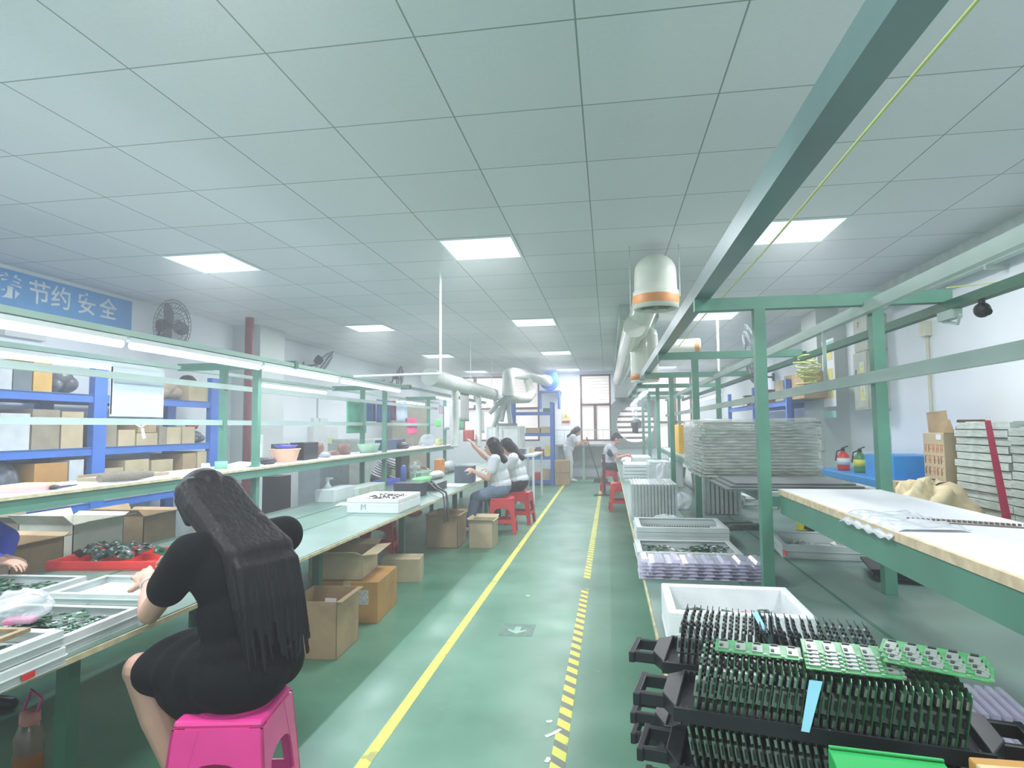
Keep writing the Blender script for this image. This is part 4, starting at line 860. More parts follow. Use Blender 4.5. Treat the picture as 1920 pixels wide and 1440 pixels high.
R = [(0, 24, 690, zA, 'grey box at the near end of the top shelf of the blue shelving', GW), (26, 62, 680, zA, 'dark grey crate on the top blue shelf next to the orange box', mat('slate crate', (104, 118, 124), .6)),
 (64, 100, 674, zA, 'orange yellow box on the top shelf of the blue shelving', mat('orange yellow box', (206, 168, 88), .7)), (103, 158, 686, zA, 'dark shiny bags piled on the top shelf left of the blue upright', BAG),
 (306, 350, 708, zA, 'clear bags and brown packs on the top shelf right of the white board', mat('brownish packs', (164, 150, 130), .6, bump=.5)), (354, 394, 722, zA, 'carton with a black cap on the top shelf end', CARDL),
 (0, 58, 775, zB, 'white box at the near end of the middle blue shelf', GW), (61, 114, 768, zB, 'grey brown carton on the middle blue shelf', G2), (116, 158, 772, zB, 'tall tan carton left of the blue upright on the middle shelf', CARDL),
 (197, 220, 786, zB, 'dark grey carton right of the blue upright', G2), (222, 254, 806, zB, 'low pale carton on the middle shelf beside the twin cartons', CARDL),
 (299, 312, 800, zB, 'narrow dark carton on the middle shelf', G2), (313, 340, 801, zB, 'square pale carton with worn top on the middle shelf', CARDL), (342, 366, 800, zB, 'pale carton on the middle shelf next to the red bag', CARDL),
 (0, 60, 866, zC, 'black bags heaped on the lower shelf at the picture edge', BAG), (64, 128, 868, zC, 'orange brown carton on the lower blue shelf', CARDO), (130, 158, 862, zC, 'grey box on the lower shelf left of the upright', GW),
 (192, 232, 878, zC, 'pale low carton on the lower shelf right of the upright', CARDL), (234, 280, 862, zC, 'crumpled pale carton on the lower shelf', CARDL), (284, 325, 862, zC, 'pale box with a round mark on the lower shelf', CARDL), (343, 368, 850, zC, 'upright tan carton on the lower shelf near the green post', CARD), (370, 392, 846, zC, 'narrow carton at the end of the lower shelf', CARDL),
 (40, 150, 975, .12, 'grey carton at the bottom of the blue shelving', G2), (200, 290, 960, .12, 'dark crate at the bottom of the blue shelving', BAG)]
for a, b, t_, z_, l, m_ in R: shbox(a, b, t_, z_, l, m_, kind='heap' if m_ is BAG or 'packs' in l else 'box')
bxz = at(275, 812, x=XB).z
shbox(256, 296, 812, zB, 'lower one of the two stacked cartons on the middle blue shelf', CARDL); 
y_a, y_b = at(256, 800, x=XB).y, at(296, 800, x=XB).y
single('storage_box', 'upper one of the two stacked cartons on the middle blue shelf', 'box', MB().b(XB-.4, XB, y_a+.02, y_b-.02, bxz+.004, bxz+.13), CARD, bevel=.005)
shbox(368, 390, 806, zB, 'dark pouch on the middle shelf end below the red bag', BAG, kind='heap'); 
single('red_bag', 'small red bag on top of the dark pouch on the middle shelf', 'bag', crumple((XB-.15, at(383, 800, x=XB).y, at(383, 797, x=XB).z), (.06, .08, .05), 4), RED)
single('baseball_hat', 'black cap on the carton at the end of the top shelf', 'hat', MB().lathe([(.0, .11), (.05, .1), (.09, .06), (.1, 0), (.15, -.005)], (XB-.15, at(374, 720, x=XB).y, at(374, 722, x=XB).z+.006), 20), BLACKP)
# open cartons behind the left bench
def floorbox(px0, px1, pyt, x, d, label, m, op=1, rz=0):
    a = at(px0, pyt, x=x); b = at(px1, pyt, x=x); z = at((px0+px1)/2, pyt, x=x).z
    return carton(label, (x-d/2, (a.y+b.y)/2, 0), (d, b.y-a.y, z), rz, m, op, flaps=(.6, .3, .5, .9), fa=40)
floorbox(138, 232, 975, -3.35, .4, 'open whitish carton behind the bench near the red tray', CARDW)
floorbox(20, 120, 1015, -3.2, .4, 'open brown carton behind the bench beside the blue apron', CARD)
floorbox(60, 130, 975, -3.85, .35, 'grey open carton farther behind the bench on the left', G2)
floorbox(270, 330, 962, -3.4, .4, 'open carton of brown pieces behind the woman\'s head', CARD)
# ================================================================ left wall: banner, fans, pipe, door
def wx(px, py): return at(px, py, x=XL)
bn = thing('slogan_banner', 'blue slogan banner with white Chinese characters high on the left wall', 'banner', (XL+.01, 5.0, 2.60))
MB().b(-.004, .004, -3.0, .98, -.16, .16).build('banner_sheet', mat('light blue banner', (110, 170, 222), .6, var=.03), bn)
for ch, px_, py_ in (('养', 16, 540), ('节', 71, 553), ('约', 112, 562), ('安', 160, 574), ('全', 200, 582)):
    q = wx(px_, py_); text_obj('slogan_character', ch, .23, (.0065, q.y-5.0, 0.0), (pi/2, 0, pi/2), mat('white banner letter', (222, 232, 236), .6), bn, bold=.003)
def wall_fan(label, loc, rz, r=.24, tilt=.25, blen=.16):
    t = thing('wall_fan', label, 'fan', loc, rz, 'wall fans'); M_ = Matrix.Rotation(tilt, 4, 'X')
    FM = mat('dark fan metal', (62, 74, 80), .5); FG = mat('grey fan wire', (84, 98, 102), .5)
    s = MB(M_)
    for k in range(5): s.tube([(r*f*cos(a*pi/14), -.2-(.06 if f < .5 else .04 if f < .8 else 0)-0*k, r*f*sin(a*pi/14)) for f in ((.25, .5, .7, .88, 1)[k],) for a in range(29)], .0045, 4, caps=False)
    for a in range(36): s.tube([(.04*cos(a*pi/18), -.27, .04*sin(a*pi/18)), (r*.6*cos(a*pi/18), -.255, r*.6*sin(a*pi/18)), (r*cos(a*pi/18), -.2, r*sin(a*pi/18)), (r*.6*cos(a*pi/18), -.13, r*.6*sin(a*pi/18)), (.06*cos(a*pi/18), -.11, .06*sin(a*pi/18))], 0.003, 3, caps=False)
    s.build('fan_cage', FG, t); s = MB(M_)
    for a in range(3): s.ell((r*.5*cos(a*2.094), -.19, r*.5*sin(a*2.094)), (r*.42, .006, r*.26), (0, -a*2.094, .0))
    s.build('fan_blade', FG, t)
    MB(M_).lathe([(0, 0), (.07, .01), (.075, .1), (.05, .14), (0, .15)], (0, -.02, 0), 16, rot=(pi/2, 0, 0)).build('fan_motor', FM, t)
    MB().tube([(0, -.04, -.04), (0, -.02, -.14), (0, .1, -.16), (0, blen, -.16)], .018, 8).box((0, blen+.01, -.16), (.08, .02, .14)).build('wall_bracket', FM, t)
    return t
wall_fan('large wall fan with a wire cage beside the blue banner', (XL+.19, 6.15, 2.52), pi/2, .3, .1)
wall_fan('dark wall fan seen from the side on the left wall past the pilaster', (XL+.19, at(590, 660, x=XL+.2).y, 2.58), pi/2+.5, .27, .6)
wall_fan('small dark wall fan on the left wall, farthest of them', (XL+.19, at(735, 697, x=XL+.2).y, 2.56), pi/2+.2, .26, .1)
q = at(1436, 640, y=8.6); wall_fan('dark wall fan beside the right pilaster behind the steel frame', tuple(q), -pi/2, .29, .25, XR-q.x-.02)
wall_fan('smaller dark wall fan farther back on the right wall', (XR-.19, 11.6, 2.36), -pi/2, .24, .2)
REDP = mat('dark red pipe paint', (132, 62, 72), .45)
s = MB(); X_, Y_ = -4.62, at(464, 800, x=-4.62).y
s.cyl((X_, Y_, 0), (X_, Y_, CZ-.002), .055, n=18); 
for z in (.45, .7): s.cyl((X_, Y_, z), (X_, Y_, z+.05), .075, n=18)
s.cyl((X_-.48, Y_, .6), (X_, Y_, .6), .045, n=16)
single('fire_pipe', 'dark red vertical pipe standing in front of the left pilaster', 'pipe', s, REDP)
d0, d1 = wx(488, 800).y, wx(522, 800).y; dz = wx(505, 769).z
D = struct(MB().b(XL, XL+.03, d0, d1, 0, dz).build('door_1', mat('dark green brown door', (78, 98, 88), .5, var=.2, scale=3)))
MB().b(XL, XL+.05, d0-.06, d0, 0, dz+.06).b(XL, XL+.05, d1, d1+.06, 0, dz+.06).b(XL, XL+.05, d0, d1, dz, dz+.06).build('door_frame', WHITEP, D)
MB().b(XL+.031, XL+.036, d0+.08, d1-.2, dz*.62, dz*.9).build('door_panel', mat('brown door panel', (122, 92, 78), .5), D)
q = wx(594, 790)
s = MB(); s.b(XL, XL+.02, q.y-.01, q.y+.01, q.z, 2.0)
single('wall_conduit', 'thin conduit running down the left wall to the switch boxes', 'conduit', s, RAIL)
for k, (a, b, c, d_) in enumerate(((583, 593, 784, 796), (596, 610, 784, 796), (585, 592, 737, 745))):
    A, B = wx(a, c), wx(b, d_); single('switch_box', 'switch box on the left wall, %s one' % ('left', 'right', 'small upper')[k], 'switch', MB().b(XL, XL+.05, A.y, B.y, B.z, A.z), WHITEP)
A, B = wx(578, 800), wx(624, 850); single('fuse_cabinet', 'white flat cabinet on the left wall with a yellow note', 'cabinet', MB().b(XL, XL+.1, A.y, B.y, .9, A.z), WHITEP, bevel=.005)
A, B = wx(605, 822), wx(618, 842); single('paper_note', 'pale yellow note stuck on the white wall cabinet', 'paper', MB().b(XL+.1005, XL+.103, A.y, B.y, B.z, A.z), mat('pale yellow paper', (214, 222, 160), .7))
# machine and lockers behind the left line
s = MB(); s.b(-4.6, -4.0, 9.6, 10.8, 0, 1.1).b(-4.55, -4.05, 9.65, 10.75, 1.1, 1.16)
single('grey_machine', 'grey boxy machine standing beyond the left bench by the clothes', 'machine', s, mat('grey green machine paint', (168, 182, 172), .5), bevel=.01)
px_item('stand_cabinet', 'beige cabinet standing far behind the hanging cloths', 'cabinet', 775, 800, 752, -4.4, .5, 0, mat('beige locker', (172, 168, 142), .6))
px_item('stand_cabinet', 'dark cabinet low behind the left bench next to the grey drape', 'cabinet', 524, 546, 892, -4.3, .4, 0, BLACKP)
px_item('grey_drape', 'large grey plastic drape over a machine behind the left bench', 'cover', 600, 655, 868, -3.7, .3, 0, mat('grey plastic drape', (128, 140, 142), .6, bump=.8, bscale=5))
px_item('stand_post', 'white upright post behind the left bench near the red pipe', 'post', 482, 494, 815, -4.3, .06, 0, WHITEP)
# ---- cloths and papers hanging on the left rack
def hang(px0, px1, py0, py1, x, label, m, name='hanging_cloth', cat='cloth', wav=.02):
    a, b = at(px0, py0, x=x).y, at(px1, py0, x=x).y; z1 = at((px0+px1)/2, py0, x=x).z; z0 = at((px0+px1)/2, py1, x=x).z
    s = MB(); s.grid(lambda u, v: (x+wav*sin(u*13)*(1-v*.7), a+(b-a)*u, z0+(z1-z0)*v), 18, 6)
    return tag(s.build(name, m, None, solid=.004), label, cat)
hang(650, 686, 750, 812, -3.12, 'mint green cloth hanging from the left rack', mat('mint green cloth', (96, 186, 150), .9))
hang(682, 704, 750, 790, -3.16, 'navy blue cloth hanging right behind the mint cloth', mat('navy blue cloth', (56, 92, 146), .9))
hang(706, 731, 750, 792, -3.12, 'second navy blue cloth hanging beside the first', mat('navy blue cloth', (56, 92, 146), .9))
hang(732, 742, 752, 788, -3.12, 'dark red cloth hanging between the navy and the white cloths', mat('dark red cloth', (110, 66, 76), .9))
hang(743, 763, 752, 790, -3.12, 'white blue towel hanging on the left rack', mat('pale blue towel', (196, 212, 232), .9))
hang(763, 781, 784, 814, -3.1, 'pink cloth hanging from the cable duct of the left rack', mat('hot pink cloth', (236, 92, 140), .9), wav=.012)
for a, b, c, d_, x, l, m_ in ((833, 842, 762, 806, -2.7, 'white paper strip hanging before the corrugated hoses', PAPER), (863, 879, 738, 790, -2.17, 'printed notice hanging among the hoses', LABELM), (817, 826, 786, 800, -2.7, 'green round tag hanging at the rack end', mat('green tag', (80, 190, 90), .5)),
    (823, 834, 760, 776, -2.9, 'pale red printed sheet at the rack end', mat('pale red sheet', (206, 170, 180), .6)), (869, 889, 806, 826, -2.25, 'red card hanging above the woman in jeans', RED), (901, 908, 770, 812, -2.2, 'white strip with a red edge hanging beside the second hose', PAPER), (854, 869, 780, 806, -2.5, 'green card hanging behind the first hose', mat('green card', (90, 170, 120), .6))):
    hang(a, b, c, d_, x, l, m_, 'hanging_sheet', 'sheet', .004)
# ---- white fume duct over the left bench with hoses
DUCTW = mat('white fume duct', (206, 216, 208), .5, var=.05)
s = MB(); s.cyl((-2.17, 7.3, 1.97), (-2.17, 12.6, 1.97), .11, n=20)
fd = thing('fume_duct', 'white fume duct running above the left bench', 'duct', (0, 0, 0)); s.build('duct_pipe', DUCTW, fd)
s = MB()
for px_, py_ in ((849, 838), (895, 838), (929, 838)):
    y = 2.17*1148/(1140-px_); zt_ = 1.87; zb_ = at(px_, py_, x=-2.17).z
    n = 22; pts = []; rr = []
    for k in range(n*2): pts.append((-2.17, y+.05*sin(k*.08), zt_+(zb_-zt_)*k/(2*n-1))); rr.append(.06 if k % 2 else .043)
    MB().tube(pts, rr, 12).build('corrugated_hose', DUCTW, fd)
MB().box((-2.17, 7.33, 1.97), (.3, .02, .02)).cyl((-1.95, 5.6, CZ-.001), (-1.95, 5.6, 1.83), .012).cyl((-1.95, 9.5, CZ-.001), (-1.95, 9.5, 2.08), .006).build('hanger_rod', WHITEP, fd) if False else None
for x, y, z0, l, r_ in ((-1.53, 5.5, 1.84, 'long white rod hanging from the ceiling left of the aisle', .012), (1.47, 8.45, 1.9, 'white rod hanging from the ceiling above the right rack', .014), (-2.17, 9.6, 2.08, 'thin rod holding the fume duct, nearer one', .006), (-2.17, 11.4, 2.08, 'thin rod holding the fume duct, farther one', .006)):
    s = MB(); s.cyl((x, y, z0), (x, y, CZ-.001), r_, n=10)
    if x == -1.53: s.tube([(x, y, z0), (x-.26, y-.05, z0-.005), (x-.9, y+.1, z0+.0)], .012, 8)
    if x == 1.47: s.cyl((x, y, 0.98), (x, y, z0), r_*1.2, n=10)
    single('ceiling_rod', l, 'rod', s, WHITEP)
# second duct run to the blue blower
bd = thing('blower_duct', 'bent white duct leading to the blue blower at the far wall', 'duct', (0, 0, 0))
Pd = lambda px, py, y: tuple(at(px, py, y=y))
MB().tube([Pd(953, 742, 11.5), Pd(953, 715, 11.5), Pd(953, 703, 11.7), Pd(962, 699, 12.2), Pd(990, 703, 13.5), Pd(1026, 714, 15.6)], [.12, .12, .12, .11, .12, .14], 16).build('duct_pipe', DUCTW, bd)
MB().tube([Pd(953, 742, 11.5), Pd(965, 747, 11.6), Pd(990, 746, 12.4), Pd(997, 738, 13), Pd(990, 715, 13.3)], .1, 14).build('side_branch', mat('grey white duct', (190, 196, 184), .5), bd)
s = MB()
for a, b in (((953, 742), (925, 800)), ((953, 742), (940, 790)), ((955, 742), (957, 795)), ((950, 744), (918, 775))): s.tube([Pd(*a, 11.5), Pd((a[0]+b[0])/2-2, (a[1]+b[1])/2, 11.45), Pd(*b, 11.4)], .045, 10)
s.build('branch_hose', mat('grey duct hose', (160, 174, 170), .5), bd)
bc = at(1030, 715, y=15.9)
bl = thing('blower', 'round blue blower on a blue wall stand at the far wall', 'blower', tuple(bc))
MB().cyl((0, -.16, 0), (0, .16, 0), .235, n=28).cyl((0, -.2, 0), (0, -.16, 0), .15, n=24).box((.05, 0, .12), (.3, .28, .2)).build('blower_housing', BLUE, bl)
MB().box((0, 0, -.27), (.55, .45, .04)).box((-.25, 0, -.5), (.04, .45, .45)).box((.25, 0, -.5), (.04, .45, .45)).box((0, .3, -.27), (.55, .7, .03)).build('blower_stand', BLUE, bl)
# ---- white round ducts over the right side
CREAM = mat('cream white duct plastic', (212, 220, 206), .3, var=.05, coat=.3); ORT = mat('orange tape', (214, 142, 74), .5)
rd = thing('ceiling_duct', 'large cream round duct hanging with its mouth down, orange band around it', 'duct', (0, 0, 0))
cx, cy = at(1229, 540, y=5.0).x, 5.0; r_ = .17; zb = at(1229, 578, y=4.95).z
s = MB(); prof = [(r_*.93, zb), (r_*1.06, zb), (r_*1.07, zb+.14), (r_*1.0, zb+.145), (r_*.98, zb+.3)] + [(r_*.98*cos(a), zb+.3+.15*sin(a)) for a in (0.3, .6, .9, 1.2, 1.5)]
s.lathe([(r_*.9, zb+.03)]+prof, (cx, cy, 0), 32)
s.build('duct_elbow', CREAM, rd); MB().cyl((cx, cy+.05, zb+.27), (cx-.02, 7.9, zb+.27), r_*.8, n=24).build('duct_pipe', CREAM, rd)
MB().lathe([(r_*1.075, zb+.035), (r_*1.085, zb+.05), (r_*1.085, zb+.095), (r_*1.075, zb+.105)], (cx, cy, 0), 32).build('orange_band', ORT, rd)
s = MB(); s.cyl((cx, cy, zb+.012), (cx, cy, zb+.03), .03, n=12)
for a in range(8): s.tube([(cx, cy, zb+.02), (cx+r_*.93*cos(a*pi/4), cy+r_*.93*sin(a*pi/4), zb+.02)], .003, 4)
s.lathe([(0, zb+.1), (r_*.9, zb+.1)], (cx, cy, 0), 24); s.build('mouth_grille', mat('dark grey wire', (110, 124, 122), .4), rd)
MB().cyl((cx-.2, cy, zb), (cx-.2, cy, CZ-.001), .004, n=6).build('hanging_wire', RAIL, rd); MB().cyl((cx+.19, cy, zb+.1), (cx+.19, cy, CZ-.001), .004, n=6).build('hanging_wire', RAIL, rd)
d2 = thing('ceiling_duct', 'tall cream duct hanging down behind the first one', 'duct', (0, 0, 0))
x2, y2_ = at(1208, 660, y=8.0).x, 8.0; z2 = at(1208, 716, y=8).z
MB().cyl((x2, y2_, z2), (x2, y2_, 2.5), .175, n=28).lathe([(.175, 2.5), (.16, 2.56), (.1, 2.6), (0, 2.62)], (x2, y2_, 0), 28).build('duct_pipe', CREAM, d2)
MB().lathe([(.176, z2+.02), (.184, z2+.025), (.184, z2+.09), (.176, z2+.095)], (x2, y2_, 0), 28).build('orange_band', ORT, d2)
d3 = thing('ceiling_duct', 'short cream duct pointing right with an orange band at its end', 'duct', (0, 0, 0))
q0, q1 = at(1237, 655, y=8.4), at(1312, 652, y=8.4)
MB().cyl(tuple(q0), tuple(q1), .125, n=24).build('duct_pipe', CREAM, d3); v = (q1-q0).normalized()
MB().cyl(tuple(q1-v*.08), tuple(q1-v*.02), .129, n=24).build('orange_band', ORT, d3)
MB().cyl((q0.x+.2, 8.4, q0.z+.1), (q0.x+.2, 8.4, 2.62), .006).build('hanging_wire', RAIL, d3)
d4 = thing('ceiling_duct', 'long shiny white duct running toward the far wall beneath the soffit', 'duct', (0, 0, 0))
MB().tube([Pd(1190, 612, 6.6), Pd(1178, 650, 8.5), Pd(1168, 690, 11.5), Pd(1160, 712, 15.2)], [.12, .12, .13, .14], 20).build('duct_pipe', CREAM, d4)
MB().cyl(Pd(1176, 660, 8.9), (Pd(1176, 660, 8.9)[0], 8.9, 2.62), .006).build('hanging_wire', RAIL, d4); MB().cyl(Pd(1166, 693, 12), (Pd(1166, 693, 12)[0], 12, 2.62), .006).build('hanging_wire', RAIL, d4)
# ================================================================ right wall
a_, b_ = at(1600, 590, x=2.83), at(1622, 765, x=XR)
ec = thing('electric_cabinet', 'tall pale electric cabinet on the right wall with warning stickers', 'cabinet', (2.9, 7.24, 0))
zlo, zmid, zhi = at(1600, 768, y=7.08).z, at(1600, 657, y=7.08).z, at(1600, 590, y=7.08).z
CAB = mat('pale green grey cabinet paint', (186, 196, 178), .5)
MB().b(-.14, .07, -.19, .19, zlo, zmid-.005).b(-.12, .07, -.19, .19, zmid+.005, zhi).build('cabinet_body', CAB, ec, bevel=.003)
MB().b(-.146, -.141, -.18, .18, zlo+.02, zmid-.02).b(-.126, -.121, -.18, .18, zmid+.02, zhi-.02).build('cabinet_door', CAB, ec)
YL = mat('yellow warning sticker', (222, 220, 90), .5)
for z in (zlo+.1, zlo+.36):
    MB().b(-.149, -.147, -.12, .0, z, z+.16).build('warning_sticker', WHITEP, ec)
    MB().b(-.151, -.1492, -.105, -.015, z+.02, z+.08).prism([(-.1, 0), (-.02, 0), (-.06, .06)], .1495, .151, T=Matrix(((0, 0, -1, 0), (1, 0, 0, 0), (0, 1, 0, z+.09), (0, 0, 0, 1)))).build('sticker_print', YL, ec)
text_obj('meter_print', '7', .09, (-.128, .05, zmid+.3), (pi/2, 0, -pi/2), BLACKP, ec)
MB().b(-.15, -.142, .1, .12, zlo+.35, zlo+.45).build('door_handle', BLACKP, ec)
N_ = at(1606, 825, x=XR)
nt_ = thing('wall_notice', 'small red and white notice on the right wall above the extinguishers', 'sign', (XR-.006, 7.25, N_.z), 0)
MB().b(-.003, .003, -.16, .16, -.14, .14).build('notice_sheet', mat('pinkish notice paper', (226, 190, 184), .6), nt_); MB().b(-.006, -.0035, -.13, .13, -.11, .02).build('red_print', mat('red print', (206, 110, 100), .6), nt_)
MB().b(-.008, -.0062, -.11, .11, -.08, -.06).b(-.008, -.0062, -.11, .11, -.04, -.02).b(-.006, -.0035, -.12, .12, .05, .06).b(-.006, -.0035, -.12, .12, .08, .09).build('print_line', mat('pale print', (232, 206, 150), .6), nt_)
ps = thing('poster', 'narrow poster with yellow marks on the side of the right pilaster', 'poster', (2.614, 7.78, 1.9)); MB().b(-.004, .004, -.2, .2, -.35, .45).build('poster_sheet', PAPER, ps)
MB().b(-.0065, -.0045, -.14, .02, .2, .3).b(-.0065, -.0045, -.14, .02, -.02, .1).b(-.0065, -.0045, -.14, .0, -.25, -.15).build('poster_print', mat('pale yellow print', (226, 216, 130), .6), ps); MB().b(-.0065, -.0045, -.18, .18, .34, .42).build('poster_heading', mat('teal print', (130, 200, 196), .6), ps)
single('poster', 'small pale teal sheet low on the side of the right pilaster', 'poster', MB().b(2.608, 2.618, 7.6, 8.0, 1.42, 1.5), mat('teal sheet', (150, 206, 200), .6))
s = MB(); yq = at(1742, 700, x=XR-.02).y; s.cyl((XR-.02, yq, .75), (XR-.02, yq, 2.15), .014, n=10)
cw = thing('wall_conduit', 'cream conduit with a socket box on the bright right wall', 'conduit', (0, 0, 0)); s.build('conduit_pipe', mat('cream conduit', (206, 208, 180), .5), cw)
MB().box((XR-.03, yq, 2.22), (.06, .11, .14)).build('socket_box', mat('cream conduit', (206, 208, 180), .5), cw, bevel=.004); MB().b(XR-.03, XR, yq-.03, yq+.03, .92, .98).build('conduit_clip', WHITEP, cw)
single('beam_conduit', 'pale duct running along under the ceiling beam on the right wall', 'conduit', MB().b(XR-.16, XR-.1005, .5, 7.0, 2.52, 2.6).b(XR-.16, XR, 5.0, 5.03, 2.49, 2.52).b(XR-.16, XR, 2.0, 2.03, 2.49, 2.52), RAIL)
# blue table, blue box, extinguishers
BT = mat('sky blue plastic', (34, 144, 214), .4, var=.04)
bt = thing('blue_table', 'sky blue topped table standing by the right wall', 'table', (2.6, 6.5, 0)); zt_ = .86
MB().b(-.32, .34, -.95, .85, zt_-.07, zt_).build('table_top', BT, bt, bevel=.006)
for sx in (-.28, .3):
    for sy in (-.88, .78): MB().b(sx-.02, sx+.02, sy-.02, sy+.02, 0, zt_-.07).build('leg', GREEND, bt)
bb = thing('blue_crate', 'big sky blue box with a dark cable standing on the blue table', 'box', (2.62, 6.0, zt_))
MB().box((0, 0, .1), (.44, .6, .2)).box((-.0, -.1, .203), (.44, .34, .006)).build('crate_body', BT, bb, bevel=.012); MB().tube([(.22, -.1, .14), (.26, -.12, .12), (.28, -.14, .04), (.28, -.15, .005)], .01, 6).build('cable', mat('dark blue cable', (40, 60, 110), .4), bb)
for k, (y, m_, l) in enumerate(((6.9, RED, 'red fire extinguisher standing on the blue table'), (6.6, mat('green cylinder paint', (60, 140, 80), .4), 'green extinguisher with a yellow label next to the red one'))):
    fe = thing('fire_extinguisher', l, 'extinguisher', (2.42+.05*k, y, zt_)); MB().lathe([(0, 0), (.055, 0), (.06, .02), (.06, .15), (.03, .19), (.015, .2), (0, .2)], n=20).build('cylinder_body', m_, fe)
    MB().box((0, 0, .215), (.03, .03, .03)).tube([(-.01, 0, .23), (.03, .03, .24), (.07, .06, .25)], .006, 6).tube([(0, 0, .22), (-.06, 0, .2), (-.075, 0, .1)], .008, 6).build('valve_handle', BLACKP, fe)
    MB().lathe([(.0606, .06), (.0612, .06), (.0612, .13), (.0606, .13)], n=20).build('paper_label', YL if k else WHITEP, fe)
# frames stacked at the right wall
FRM = mat('pale grey frame', (192, 204, 196), .5, var=.15, scale=12, stretch=(1, 1, 5))
fs = MB(); fs.b(-.24, .24, -.3, .3, 0, .044).b(-.2, .2, -.26, .26, .044, .05)
f0 = fs.build('stacked_tray', FRM); rnd = random.Random(12)
zt2 = at(1870, 788, y=4.3).z; nF = int(zt2/.052)
for k in range(nF):
    o = f0 if k == 0 else f0.copy()
    if k: COL.objects.link(o)
    o.location = (2.62+rnd.uniform(-.012, .012)+.08, 4.55+rnd.uniform(-.01, .01), .052*k+.001); o.rotation_euler = (0, 0, rnd.uniform(-.015, .015)); tag(o, 'pale frame in the tall stack with the red tape by the right wall', 'frame', 'frames stacked by the right wall')
for k in range(nF-1):
    o = f0.copy(); COL.objects.link(o); o.location = (2.66+rnd.uniform(-.01, .01), 3.88, .0526*k+.001); tag(o, 'pale frame in the second tall stack, cut by the right picture edge', 'frame', 'frames stacked at the picture edge')
s = MB(); xs_ = at(1852, 800, y=4.235).x; s.sheet((xs_-.015, 4.236, zt2), (xs_+.02, 4.236, zt2), (xs_+.1, 4.236, .75), (xs_+.05, 4.236, .75), .003); single('red_tape', 'crimson tape strip running down the tall frame stack', 'tape', s, mat('crimson tape', (206, 52, 88), .5))
for k, (dx, z) in enumerate(((.40, .93), (.38, 1.1), (.41, 1.22), (.36, .8))):
    single('red_sticker', 'small red sticker on the frame stack, %s one' % ('second lowest', 'second highest', 'topmost', 'lowest')[k], 'sticker', MB().b(2.46+dx*.95, 2.46+dx*.95+.05, 4.232, 4.2345, z, z+.03), RED)
x0, x1, z0, z1 = boxy(1772, 1826, 812, 935, 4.95)
tc_ = thing('carton', 'tall tan carton with reddish print standing beside the frame stack', 'box', ((x0+x1)/2, 5.1, 0)); w_ = x1-x0
s = MB(); s.b(-w_/2, w_/2, -.15, .15, 0, z1); s.build('carton_body', CARDL, tc_, bevel=.004)
PR = mat('faded red print', (206, 130, 96), .7); s = MB(); rnd = random.Random(2)
for r in range(3):
    for c in range(5):
        for q in range(4):
            cx_ = -.114+.057*c; cz = z1-.11-.085*r
            s.box((-w_/2-.001, cx_+rnd.uniform(-.003, .003), cz-.025+.016*q), (.002, .034, .006)) if q % 2 else s.box((-w_/2-.001, cx_+rnd.choice((-.012, .01)), cz-.01), (.002, .006, .05))
s.build('carton_print', PR, tc_); MB().b(-w_/2-.003, -w_/2-.001, -.12, -.05, z1-.05, z1-.01).b(-w_/2-.003, -w_/2-.001, -.03, .06, z1-.42, z1-.34).build('paper_label', PAPER, tc_)
MB().sheet((w_*.1, .0, z1), (w_*.1, .3, z1), (w_*.05, .3, z1+.16), (w_*.02, .0, z1+.17), .004).sheet((-w_/2, -.15, z1), (-w_*.1, -.15, z1), (-w_*.12, -.1, z1+.1), (-w_*.4, -.1, z1+.09), .004).build('flap', CARD, tc_)
carton('dark brown carton with raised flap behind the tall tan carton', (2.80, 5.42, 0), (.2, .2, z1+.02), 0, CARDD, 1, flaps=(1, 0, 0, 0), fa=70)
x0, x1, z0, z1 = boxy(1690, 1768, 905, 940, 4.9); carton('low brown carton in front of the blue table', ((x0+x1)/2, 5.0, 0), (x1-x0, .2, z1), 0, CARD, 0)
q = at(1745, 925, y=4.5); single('crumpled_paper', 'crumpled cream packing paper heaped before the tall carton', 'paper', crumple((q.x, q.y, q.z-.14), (.26, .14, .2), 15, amp=.35), mat('cream packing paper', (222, 208, 168), .8, bump=.6, bscale=10))
single('paper_pile', 'stack of cream sheets under the crumpled packing paper', 'paper', MB().b(q.x-.22, q.x+.22, q.y-.12, q.y+.12, 0, q.z-.3), mat('cream sheets', (206, 196, 160), .8, var=.15, scale=20, stretch=(1, 1, 10)))
# camera, cable coils on the green rail
cm = thing('cctv_camera', 'small black camera clamped under the wall side rail of the right rack', 'camera', (1.45, 2.62, 1.82))
MB().ell((.0, 0, -.04), (.028, .034, .03)).cyl((0, 0, -.03), (0, 0, -.001), .012).build('camera_body', BLACKP, cm); MB().cyl((0, -.03, -.05), (0, -.04, -.055), .014).build('camera_lens', mat('dark lens', (12, 14, 18), .1), cm)
sc_ = thing('socket_strip', 'grey clamp and socket hanging by the small black camera', 'socket', (1.45, 2.85, 1.82)); MB().box((0, 0, -.02), (.04, .12, .038)).build('socket_body', RAIL, sc_); MB().tube([(0, .05, -.04), (.02, -.02, -.06), (.0, -.08, -.03)], .007, 6).build('socket_cord', WHITEP, sc_)
YC = mat('yellow green cord', (200, 208, 130), .5)
s = MB(); rnd = random.Random(4)
pts = [(1.45+.07*cos(a*.9)+rnd.uniform(-.02, .02), 4.75+.12*sin(a*.9)+rnd.uniform(-.02, .02), 1.80-.0022*a+.05*sin(a*.33)) for a in range(60)]
s.tube(pts, .005, 5); single('cable_coil', 'tangled yellow green cable coil hanging at the second right frame', 'cable', s, YC)
